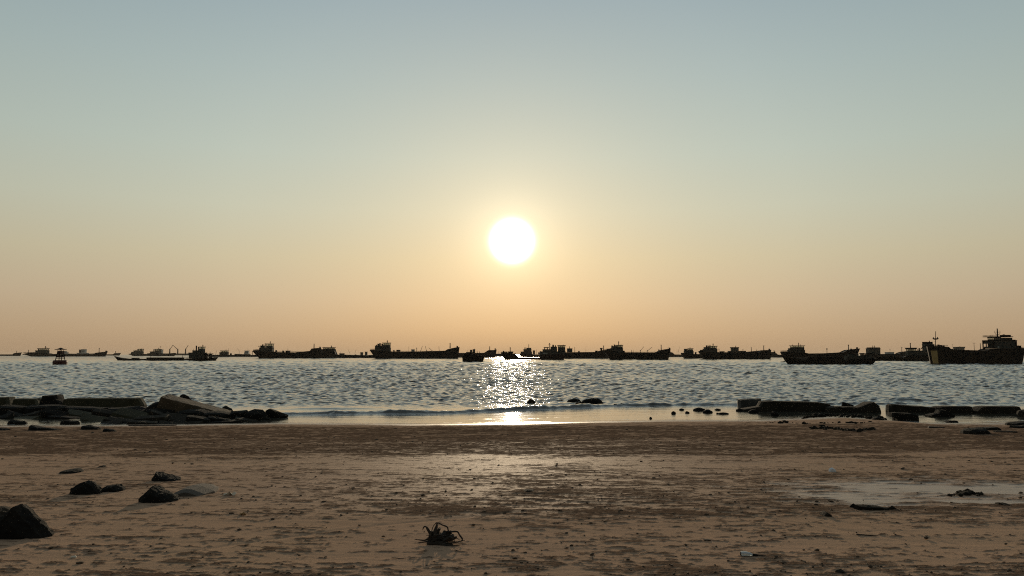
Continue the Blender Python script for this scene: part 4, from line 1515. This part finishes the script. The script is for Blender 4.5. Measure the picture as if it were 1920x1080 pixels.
for rown, (a, b_, v0, v1), i in [(rn, q, i) for rn, l in ROWS.items() for i, q in enumerate(l)]:
    w = b_ - a
    h = v1 - v0
    up = RS.random() < .6
    e = RS.uniform(.2, .8) * h
    slab_box('angular rubble stone in the left heap, %s from left in the %s row' % (ORD[i], rown),
             (a + w * .05, v0 + (0 if up else e)), (b_ - w * .05, v0 + (e if up else 0)), RS.uniform(.16, .34), RS.uniform(.35, .8), RS.uniform(.02, .26),
             RS.choice((m_rock, m_rock2, m_rock2, m_conc)), v1, 'rubble_stone', 'rock', GR, (10, 6, 3), .75, RS.uniform(-.35, .35))
# row nearest the sand
stone('black stone in the puddle at the far left, below the rubble heap', [(14, 795.5), (18, 789), (24, 787), (46, 789), (53, 795.5)], .5, m_rock)
stone('black stone in the puddle, right of its twin at the far left', [(114, 795.5), (118, 788.4), (124, 787), (146, 790), (153, 795.5)], .5, m_rock)
stone('long low black stone along the edge of the left sand', [(51, 807), (54, 799), (59, 797), (72, 800), (92, 801), (126, 805), (128, 807)], .5, m_rock, rough=.04)
stone('low black stone in front of the left sand edge with a steep left side', [(150, 805.4), (153, 798), (158, 797), (176, 799), (190, 802.6), (196, 805.4)], .45, m_rock)
stone('little flat-topped black stone at the front right of the left heap', [(193, 809.6), (195, 804), (203, 803.4), (211, 805.6), (219, 809.6)], .35, m_rock)
stone('low dark stone touching the left photo edge at the sand line', [(-30, 807), (-20, 803), (14, 803.6), (25, 807)], .4, m_rock)
stone('thin dark plank on the sand before the left heap', [(238, 797.6), (242, 795.8), (300, 796.4), (330, 796), (333, 798)], .15, m_wood, 'plank', 'plank', slab=True, rough=.01, n=20)

# stones in the wash, centre
stone('lone dome stone standing in the sun glitter', [(986, 757.5), (989, 752), (994, 747.4), (999, 749), (1003, 753), (1006, 757.5)], .35, m_rock2, rough=.05)
GC = 'wave-washed stones right of the glitter'
stone('small flat stone awash, left of the two humped stones right of the glitter', [(1040, 753), (1044, 750), (1053, 749.6), (1060, 753)], .3, m_rock)
stone('humped stone awash, left one of the pair right of the glitter', [(1060, 756), (1066, 750), (1076, 746.6), (1086, 748), (1092, 756)], .5, m_rock)
stone('low stone awash, in front of the humped pair right of the glitter', [(1074, 760.5), (1082, 754), (1092, 752), (1104, 756), (1110, 760.5)], .4, m_rock)
stone('widest humped stone awash, right one of the pair right of the glitter', [(1088, 757.5), (1096, 749), (1110, 746.6), (1122, 747), (1132, 756), (1134, 757.5)], .6, m_rock)
stone('long low stone awash on the wave line right of the humped stones', [(1140, 762), (1150, 757.6), (1166, 756), (1180, 759.4), (1184, 762)], .4, m_rock)
for lab, a, b_, v0, v1 in (
        ('round pebble-like stone at the water edge, leftmost of the little shore group', 1258, 1268, 770.6, 776),
        ('small round stone second from left in the little shore group', 1284, 1293, 770.8, 774.8),
        ('cluster-topped stone, tallest of the little shore group', 1298, 1323, 763.6, 770),
        ('flat dark stone in front of the tallest of the little shore group', 1316, 1338, 768, 774),
        ('stick-like flat stone, rightmost of the little shore group', 1340, 1368, 773, 776.6),
        ('tiny stone at the far back of the little shore group', 1272, 1284, 765.6, 769),
        ('tiny flat stone right behind the little shore group', 1338, 1352, 766, 769),
        ('single tiny dark stone left of the little shore group', 1217, 1223, 781.6, 785),
        ('small stone by the left foot of the long right-hand beam', 1379, 1394, 765.4, 771),
        ('pointed black stone at the front foot of the long right-hand beam', 1444, 1460, 770.4, 780),
        ('low black stone left under the front of the long right-hand beam', 1400, 1424, 767.4, 774),
        ('dark clump-like stone at the waterline, midway under the weed line', 1531, 1549, 775, 781.6),
        ('black stone on the sand near the right slabs, beside the weed line', 1634, 1656, 782, 787.5)):
    w, h = b_ - a, v1 - v0
    stone(lab, [(a, v1), (a + w * .12, v1 - h * .6), (a + w * .38, v0), (a + w * .62, v0 + h * .1), (b_ - w * .1, v1 - h * .55), (b_, v1)], w * .017, m_rock, n=18, rough=.08)

# right-hand sea wall remains
stone('pale grey concrete block at the left end of the long right-hand beam', [(1385, 768), (1385, 750), (1388, 748), (1423, 747), (1426, 757), (1422, 768)], .8, m_conc2, 'concrete block', 'concrete_block', slab=True, rough=.025)
stone('long dark concrete beam lying in the wash at right', [(1386, 774), (1388, 766), (1420, 762), (1426, 752.6), (1450, 751.6), (1530, 753.4), (1552, 756), (1558, 764), (1556, 772), (1430, 775)], .9, m_rock2, 'concrete beam', 'concrete_beam', slab=True, rough=.012, n=50)
stone('rock hump with a rising right end, beside the long dark beam', [(1548, 777), (1550, 764), (1566, 762), (1606, 762), (1620, 756), (1634, 753.6), (1646, 764), (1648, 777)], .9, m_rock2, slab=True, rough=.03, n=34)
stone('small wedge stone behind the rock hump at right', [(1576, 765), (1579, 754), (1584, 754), (1601, 760), (1602, 765)], .35, m_rock, rough=.05)
stone('boot-shaped top stone on the right end of the rock hump', [(1606, 766), (1614, 758), (1622, 753), (1634, 753), (1646, 760.6), (1640, 764), (1636, 766)], .6, m_rock2, rough=.03, slab=True)
stone('long split slab with a lit left end, right of the rock hump', [(1663, 774), (1664, 759), (1668, 757), (1690, 759), (1752, 763.6), (1772, 764), (1774, 777), (1700, 776)], .8, m_rock2, 'concrete slab', 'concrete_slab', slab=True, rough=.018, n=40)
stone('squared slab end just left of the rightmost long slab', [(1750, 778), (1752, 763), (1760, 761), (1815, 761.4), (1818, 770), (1817, 778)], .8, m_rock2, 'concrete slab', 'concrete_slab', slab=True, rough=.02)
stone('stepped stone fallen in front of the squared slab end', [(1737, 785), (1739, 778), (1756, 774), (1760, 768), (1768, 768), (1786, 778), (1787, 785)], .6, m_rock, slab=True, rough=.04)
stone('stacked square block before the lit left end of the split slab', [(1678, 792), (1679, 781), (1669, 780), (1670, 773), (1702, 774), (1716, 778), (1717, 792)], .7, m_rock, 'concrete block', 'concrete_block', slab=True, rough=.03)
stone('rightmost long loaf-shaped slab in the wash', [(1820, 779), (1823, 770), (1830, 763), (1840, 761), (1902, 761.4), (1909, 772), (1910, 779)], .9, m_rock2, 'concrete slab', 'concrete_slab', slab=True, rough=.015, n=36)
stone('dark stone cut by the right photo edge beyond the loaf-shaped slab', [(1906, 782), (1911, 770), (1918, 767), (1940, 766), (1950, 782)], .8, m_rock2, rough=.05)
stone('flat dark plate at the water edge under the stepped stone', [(1770, 792), (1776, 789), (1792, 788.4), (1796, 792)], .3, m_rock, slab=True, rough=.03)
stone('low wide black stone on the right sand with a blunt left end', [(1803, 815), (1806, 807), (1816, 803), (1842, 802), (1851, 808), (1856, 815)], .8, m_rock, rough=.05)
stone('thin black shelf stone behind the low wide black stone at right', [(1838, 806.6), (1842, 802), (1866, 800.4), (1872, 803.6), (1872, 806.6)], .4, m_rock, slab=True, rough=.03)
stone('narrow black stone strip right of the low wide black stone', [(1862, 811), (1866, 808), (1902, 808), (1908, 811)], .3, m_rock, slab=True, rough=.02)
stone('black arched stone at the right edge above the stone strip', [(1882, 798), (1888, 793), (1904, 791), (1930, 790.4), (1934, 798)], .7, m_rock, rough=.06)
stone('second black stone at the right edge, just under the arched one', [(1888, 802.4), (1894, 798), (1930, 797), (1934, 802.4)], .4, m_rock, rough=.05)
stone('thin dark plank on the right sand below the square block', [(1738, 801.4), (1741, 799.4), (1770, 800.6), (1772, 802)], .12, m_wood, 'plank', 'plank', slab=True, rough=.01)

# foreground stones
stone('largest black boulder in front, cut by the left photo edge', [(-60, 1012), (-56, 990), (-30, 972), (0, 968), (20, 960), (40, 946), (54, 956), (66, 968), (80, 980), (92, 996), (110, 1012)], .38, m_rock, rough=.025, n=44, detail=7)
stone('brown ridge of stone behind the largest boulder at the left edge', [(-60, 985), (-40, 952), (0, 950), (12, 953), (22, 962), (34, 985)], .5, m_rock2, rough=.05, detail=7)
stone('rounded black rock with pale scratches, leftmost of the small sand rocks', [(133, 928), (140, 914), (152, 906), (166, 901), (175, 905), (184, 914), (190, 925), (186, 928)], .3, m_rock, rough=.035, n=34, detail=7)
stone('low rounded rock just right of the scratched one', [(190, 923), (196, 914), (206, 909), (220, 909), (230, 915), (236, 921), (232, 923)], .35, m_rock, rough=.05, detail=6)
stone('peaked black rock with its long shadow, nearest of the small sand rocks', [(264, 942), (272, 928), (284, 917), (291, 909), (299, 915), (312, 921), (328, 929), (338, 940), (330, 943)], .45, m_rock, rough=.045, n=34, detail=7)
stone('wedge-shaped black rock sloping to the right, behind the peaked rock', [(283, 903), (287, 895), (293, 884.5), (298, 887), (326, 896), (354, 903), (346, 904)], .4, m_rock, rough=.04, detail=6)
stone('low flat rock farthest left on the open sand', [(110, 888), (120, 882), (132, 879.6), (146, 880), (156, 886), (154, 888)], .5, m_rock, rough=.04)
stone('tiny tooth-like stone right of the low flat rock', [(182, 877), (188, 873.6), (193, 872), (199, 876), (200, 877)], .2, m_rock, rough=.05, n=16)
stone('smooth grey sand mound right of the peaked rock', [(322, 931), (336, 920), (352, 912), (364, 909.6), (380, 911), (396, 918), (420, 926), (432, 931)], .8, m_mound, 'sand mound', 'sand_mound', rough=.02, n=36, sink=.03)
stone('small dark dome stone alone in the middle of the sand', [(976, 924.4), (982, 920), (990, 917.4), (998, 918.4), (1006, 923), (1007, 924.4)], .25, m_rock, rough=.05)
stone('cone-shaped clod on the right sand', [(1536, 969), (1542, 963), (1548, 958.4), (1554, 962), (1561, 969)], .2, m_rock2, 'clod', 'sand_clod', rough=.05)
stone('dark clod at the bottom of the photo, right of the bottle', [(1562, 1076), (1568, 1069), (1576, 1067), (1584, 1071), (1590, 1076)], .1, m_rock2, 'clod', 'sand_clod', rough=.09)
stone('dark clod heap standing in the wet hollow at right', [(1780, 929), (1790, 926.6), (1800, 925), (1806, 921), (1812, 922.4), (1818, 926), (1832, 926.4), (1840, 929)], .2, m_weed, 'seaweed', 'seaweed_clump', rough=.05)
stone('low dark weed clump at the right edge below the wet hollow', [(1864, 950), (1872, 944), (1884, 942), (1894, 946), (1900, 950)], .25, m_weed, 'seaweed', 'seaweed_clump', rough=.1)
stone('flat log half sunk at the front of the wet hollow', [(1600, 953), (1604, 946), (1620, 947), (1650, 949), (1672, 953), (1680, 957), (1650, 956)], .2, m_weed, 'driftwood', 'sunken_log', rough=.02, n=30)
for lab, a, b_, v0, v1 in (('short dark stick on the damp belt, right of the photo centre', 1268, 1292, 842, 846), ('short dark stick on the damp belt far right', 1613, 1637, 843, 847.4),
                           ('thin dark stick on the pale right foreground sand', 1530, 1573, 1042.6, 1046), ('dark bent stick below the wet hollow', 1606, 1646, 998, 1005),
                           ('thin dark stick at left of the damp belt', 704, 724, 832, 836), ('short dark stick lying near the bottom, left of the driftwood', 734, 762, 1044, 1048)):
    x0, y0, z0 = ground(a, v1 - 1)
    x1, y1, z1 = ground(b_, v1)
    r_ = (v1 - v0) * .16 * y0 / F
    o = MB().tube([(0, 0, r_ * 1.6), ((x1 - x0) * .3, (y1 - y0) * .3 + .01, r_ * .9), ((x1 - x0) * .7, (y1 - y0) * .7 - .01, r_ * 1.1), (x1 - x0, y1 - y0, r_ * .6)], [r_, r_ * 1.15, r_ * .9, r_ * .5], 7).build('stick', m_wood)
    o.location = (x0, y0, z0)
    tag(o, lab, 'stick')
stone('pale pebble near the bottom left of the sand', [(131, 1046), (134, 1042.6), (141, 1042), (146, 1045), (147, 1046)], .04, m_paper, 'pebble', 'pebble', rough=.03, n=14)
stone('small white shell on the pale right sand', [(1553, 884), (1555, 878), (1560, 876.4), (1566, 880), (1568, 884)], .08, m_shell, 'shell', 'shell', rough=.03, n=16)


# crumpled paper, leaf
def crumple(name, label, cat, u0, u1, v0, v1, mat, seed):
    gx, gy, gz = ground((u0 + u1) / 2, v1)
    kk = gy / F
    w, h = (u1 - u0) * kk, (v1 - v0) * kk
    n = 7
    vs, fs = [], []
    for j in range(n):
        for i in range(n):
            a, b_ = i / (n - 1) - .5, j / (n - 1) - .5
            z_ = h * (.45 + .9 * mnoise.noise(Vector((a * 3.1 + seed, b_ * 3.1, seed)))) * (1 - abs(a) * .6)
            vs.append((a * w * (1 + .2 * b_), b_ * w * .7, max(z_, .002)))
    for j in range(n - 1):
        for i in range(n - 1):
            q = j * n + i
            fs.append((q, q + 1, q + n + 1, q + n))
    mb = MB().add(vs, fs)
    top = len(vs)
    mb.add([(a, b_, c_ - .003) for a, b_, c_ in vs], [f[::-1] for f in fs])
    o = mb.build(name, mat)
    o.location = (gx, gy, gz)
    tag(o, label, cat)


crumple('paper_scrap', 'crumpled white paper scrap at the right foot of the sand mound', 'litter', 420, 440, 920, 929, m_paper, 3.3)
crumple('dry_leaf', 'dry orange leaf on the sand below the sand mound', 'leaf', 449, 461, 959, 967, m_leaf, 7.1)

# ------------------------------------------------------------------ driftwood in the foreground
gx, gy, gz = ground(828, 1018)
k = (gy * CP + (gz - CAM_H) * SP) / F
dw = empty('driftwood', (gx, gy, gz))
tag(dw, 'tangled driftwood stump with arching roots in the sand foreground', 'driftwood')
P = lambda u, v, yy=0.0: ((u - 828) * k, yy, (1018 - v) * k)


def spline(pts, rad, sub=5):
    """smooth chain through points with slight wobble"""
    out, rr_ = [], []
    n = len(pts)
    for i in range(n - 1):
        p0, p1, p2, p3 = (Vector(pts[max(i - 1, 0)]), Vector(pts[i]), Vector(pts[i + 1]), Vector(pts[min(i + 2, n - 1)]))
        for j in range(sub):
            t_ = j / sub
            q = .5 * ((2 * p1) + (p2 - p0) * t_ + (2 * p0 - 5 * p1 + 4 * p2 - p3) * t_ ** 2 + (3 * p1 - p0 - 3 * p2 + p3) * t_ ** 3)
            out.append(q + mnoise.noise_vector(q * 60) * .002)
            rr_.append((rad[i] + (rad[i + 1] - rad[i]) * t_) * (1 + .25 * mnoise.noise(q * 80)))
    out.append(Vector(pts[-1]))
    rr_.append(rad[-1])
    return out, rr_


def branch(pts, rad, name='root'):
    a, b_ = spline(pts, [q * k for q in rad])
    return MB().tube(a, b_, 8).build(name, m_wood, dw, True)


def chunk(p0, p1, r0, r1, name='stump'):
    """broken, ribbed piece of root"""
    a, b_ = Vector(p0), Vector(p1)
    n_, m_ = 7, 9
    ax = (b_ - a).normalized()
    e1 = ax.cross(Vector((.3, 1, .2))).normalized()
    e2 = ax.cross(e1)
    sd = Vector((RS.uniform(0, 50), 0, 0))
    vs, fs = [], []
    for i in range(n_):
        t_ = i / (n_ - 1)
        for j in range(m_):
            w = 2 * math.pi * j / m_
            rr2 = (r0 + (r1 - r0) * t_) * (1 + .55 * mnoise.noise(Vector((math.cos(w) * 1.6, math.sin(w) * 1.6, t_ * 2)) + sd) + .25 * mnoise.noise(Vector((math.cos(w) * 5, math.sin(w) * 5, t_)) + sd))
            end = (.35 * mnoise.noise(Vector((w * 2, 3, 1)) + sd) * r1) if i == n_ - 1 else 0
            vs.append(a.lerp(b_, t_) + (e1 * math.cos(w) + e2 * math.sin(w)) * rr2 * k + ax * end * k * 2)
    for i in range(n_ - 1):
        for j in range(m_):
            j2 = (j + 1) % m_
            fs.append((i * m_ + j, i * m_ + j2, (i + 1) * m_ + j2, (i + 1) * m_ + j))
    fs.append(tuple(range(m_))[::-1])
    fs.append(tuple((n_ - 1) * m_ + j for j in range(m_)))
    return MB().add(vs, fs).build(name, m_wood, dw)


chunk(P(803, 1014, .0), P(842, 1009, .03), 5.5, 7.5)
chunk(P(812, 1017, -.02), P(819, 984, .0), 6.5, 1.8, 'trunk_stub')
chunk(P(806, 1018, -.03), P(808, 996, -.01), 4.2, 3.0, 'root')
chunk(P(818, 1012, .04), P(846, 1000, .04), 6.0, 3.6, 'root')
chunk(P(832, 1014, -.01), P(851, 1003, -.02), 6.0, 3.2, 'root')
chunk(P(802, 1016, -.05), P(850, 1019, -.07), 3.2, 2.4, 'root')
chunk(P(808, 1004, .0), P(800, 990, .0), 3.4, 1.6, 'root')
chunk(P(826, 1012, .07), P(834, 999, .08), 5, 3, 'root')
chunk(P(815, 1012, .03), P(824, 992, .04), 4.5, 2.2, 'root')
chunk(P(806, 1012, .02), P(812, 998, .03), 4.0, 2.4, 'root')
chunk(P(840, 1014, .02), P(856, 1009, .04), 3.4, 2.0, 'root')
branch([P(819, 985), P(820.4, 981), P(829, 985.4, .01), P(837.6, 989.4, .02), P(839.6, 994, .02), P(840, 1003, .03)], [1.5, 1.2, 1.2, 1.3, 1.2, 1.6])
branch([P(836, 998.6, .02), P(848, 997.4, 0), P(857.6, 997, -.01), P(862, 1003, -.02), P(867, 1009, -.03), P(865.4, 1013.6, -.03)], [1.9, 1.6, 1.6, 1.4, 1.5, 1.2])
branch([P(803, 994), P(799.6, 989), P(795, 988.4), P(792.4, 993.4)], [1.9, 1.6, 1.3, .8])
branch([P(809, 998, .01), P(811, 989.6, .01), P(815, 984, .0), P(818.6, 980.4)], [.9, .7, .7, .9])
branch([P(812, 1012), P(802, 1010.6, -.02), P(794, 1012, -.03), P(778, 1009.4, -.04)], [2.6, 1.7, 1.4, .5])
branch([P(806, 1014, -.02), P(797, 1014, -.05), P(786, 1014.6, -.06)], [1.8, 1.3, .6])
branch([P(816, 1014, -.03), P(826, 1015, -.07), P(838, 1017, -.10), P(850, 1018, -.12), P(864, 1016.6, -.12)], [2.4, 1.9, 1.6, 1.3, .6])
branch([P(820, 1016, -.05), P(832, 1017.6, -.10), P(846, 1020, -.15), P(858, 1020, -.17)], [1.8, 1.6, 1.4, .5])
branch([P(824, 1014, -.04), P(842, 1015.4, -.07), P(856, 1014, -.06), P(872, 1011, -.05)], [1.8, 1.5, 1.2, .5])
for i in range(40):
    a_ = RS.uniform(803, 850)
    b0 = RS.uniform(1000, 1014)
    du, dv = RS.uniform(-20, 24), RS.uniform(-6, 9)
    yy = RS.uniform(-.08, .09)
    branch([P(a_, b0, yy), P(a_ + du * .5, b0 + dv * .4 - 2, yy + RS.uniform(-.02, .02)), P(a_ + du, min(1017, b0 + dv), yy + RS.uniform(-.03, .03))],
           [RS.uniform(.8, 1.5), RS.uniform(.6, 1.0), .3], 'twig')

# ------------------------------------------------------------------ plastic bottle
gx, gy, gz = ground(1415, 1044)
k = gy / F
bt = empty('plastic_bottle', (gx, gy, gz), R(-6))
tag(bt, 'crushed clear plastic bottle with a dark tapering neck on the right foreground sand', 'bottle')


def lying(prof, y_=0.0, zc=0.0, flat=.75, n=14):
    mb = MB()
    vs, fs = [], []
    for x_, r_, zz in prof:
        for j in range(n):
            w = 2 * math.pi * j / n
            vs.append((x_ * k, (y_ + r_ * math.cos(w)) * k, (zz + flat * r_ * math.sin(w)) * k))
    for i in range(len(prof) - 1):
        for j in range(n):
            j2 = (j + 1) % n
            fs.append((i * n + j, i * n + j2, (i + 1) * n + j2, (i + 1) * n + j))
    fs.append(tuple(range(n)))
    fs.append(tuple((len(prof) - 1) * n + j for j in range(n)))
    return mb.add(vs, fs)


lying([(-24.6, 3.6, 5.6), (-24, 5, 5.4), (-20, 5.6, 5.2), (-15, 5.2, 5.4), (-11, 4.8, 4.6), (-7, 4.0, 4.0), (-4, 2.6, 3.4)]).build('bottle_body', m_plastic, bt, True)
lying([(-3.9, 2.7, 3.2), (-1, 3.4, 3.0), (6, 3.0, 2.4), (14, 2.4, 1.8), (22, 1.6, 1.2), (26, .6, .8)], .5).build('neck', m_steel, bt, True)
lying([(-25.6, 3.9, 5.2), (-24.7, 4.2, 5.2)]).build('base_rim', m_rubber, bt, True)

# ------------------------------------------------------------------ small debris nobody could count
rc = np.random.default_rng(5)
ico_v, ico_f = [], []
bm = bmesh.new()
bmesh.ops.create_icosphere(bm, subdivisions=1, radius=1)
ico_v = np.array([v.co[:] for v in bm.verts])
bm.verts.index_update()
ico_f = np.array([[v.index for v in f.verts] for f in bm.faces])
bm.free()


def scatter(name, pts, sizes, mat, flat=.6, wide=1.6):
    V, Fc, off = [], [], 0
    for (x_, y_, z_), s_ in zip(pts, sizes):
        a = rc.uniform(0, 6.28)
        v = ico_v * (1 + .35 * rc.uniform(-1, 1, (len(ico_v), 1)))
        v = v * np.array([s_ * wide, s_, s_ * flat])
        ca, sa = math.cos(a * .3), math.sin(a * .3)
        v = np.stack([v[:, 0] * ca - v[:, 1] * sa, v[:, 0] * sa + v[:, 1] * ca, v[:, 2]], 1)
        V.append(v + np.array([x_, y_, z_ + s_ * flat * .35]))
        Fc.append(ico_f + off)
        off += len(ico_v)
    me = bpy.data.meshes.new(name)
    me.from_pydata(np.concatenate(V).tolist(), [], np.concatenate(Fc).tolist())
    me.materials.append(mat)
    o = bpy.data.objects.new(name, me)
    COL.objects.link(o)
    tag(o, kind='stuff')
    return o


pts, szs = [], []
tries = 0
cl_rows = (Ys[:, 0] > 4.5) & (Ys[:, 0] < 26)
idx = np.argwhere((clump > .45) & cl_rows[:, None] & (np.abs(Xs) < .76 * Ys + 1))
wgt = 1.0 / Ys[idx[:, 0], idx[:, 1]] ** .2
sel = idx[rc.choice(len(idx), 5200, p=wgt / wgt.sum())]
for i, j in sel:
    pts.append((Xs[i, j], Ys[i, j], Zs[i, j]))
    szs.append(min(.02, rc.gamma(2.2, .0024)) * (1 + .02 * Ys[i, j]))
for _ in range(700):
    yy = rc.uniform(5, 30)
    xx = rc.uniform(-.75, .75) * yy
    pts.append((xx, yy, float(beach_z(xx, yy)) + .005))
    szs.append(min(.03, rc.gamma(1.6, .0042)) * (1 + .02 * yy))
scatter('sand_pellets', pts, szs, m_clod)


def weed_line(name, px_pts, n, size, spread):
    pp, ss = [], []
    pu, pv = [q[0] for q in px_pts], [q[1] for q in px_pts]
    for _ in range(n):
        u = rc.uniform(pu[0], pu[-1])
        v = np.interp(u, pu, pv) + rc.normal(0, spread)
        x_, y_, z_ = ground(u, v)
        pp.append((x_, y_, z_))
        ss.append(rc.gamma(2.5, size))
    scatter(name, pp, ss, m_weed, .8, 2.0)


weed_line('seaweed_line', [(1505, 783), (1550, 778), (1570, 780), (1605, 780.4), (1640, 784), (1662, 786)], 190, .016, 1.2)
weed_line('seaweed_strip', [(1520, 803), (1545, 803), (1580, 806), (1610, 809), (1640, 804)], 210, .014, 1.1)
weed_line('seaweed_bits', [(1436, 793), (1455, 792.4), (1500, 794), (1516, 794), (1622, 793), (1640, 792)], 50, .013, .7)
weed_line('seaweed_scraps', [(1780, 928), (1812, 925), (1842, 928)], 40, .008, 1.4)
weed_line('seaweed_shreds', [(1600, 951), (1680, 956)], 30, .008, 1.2)
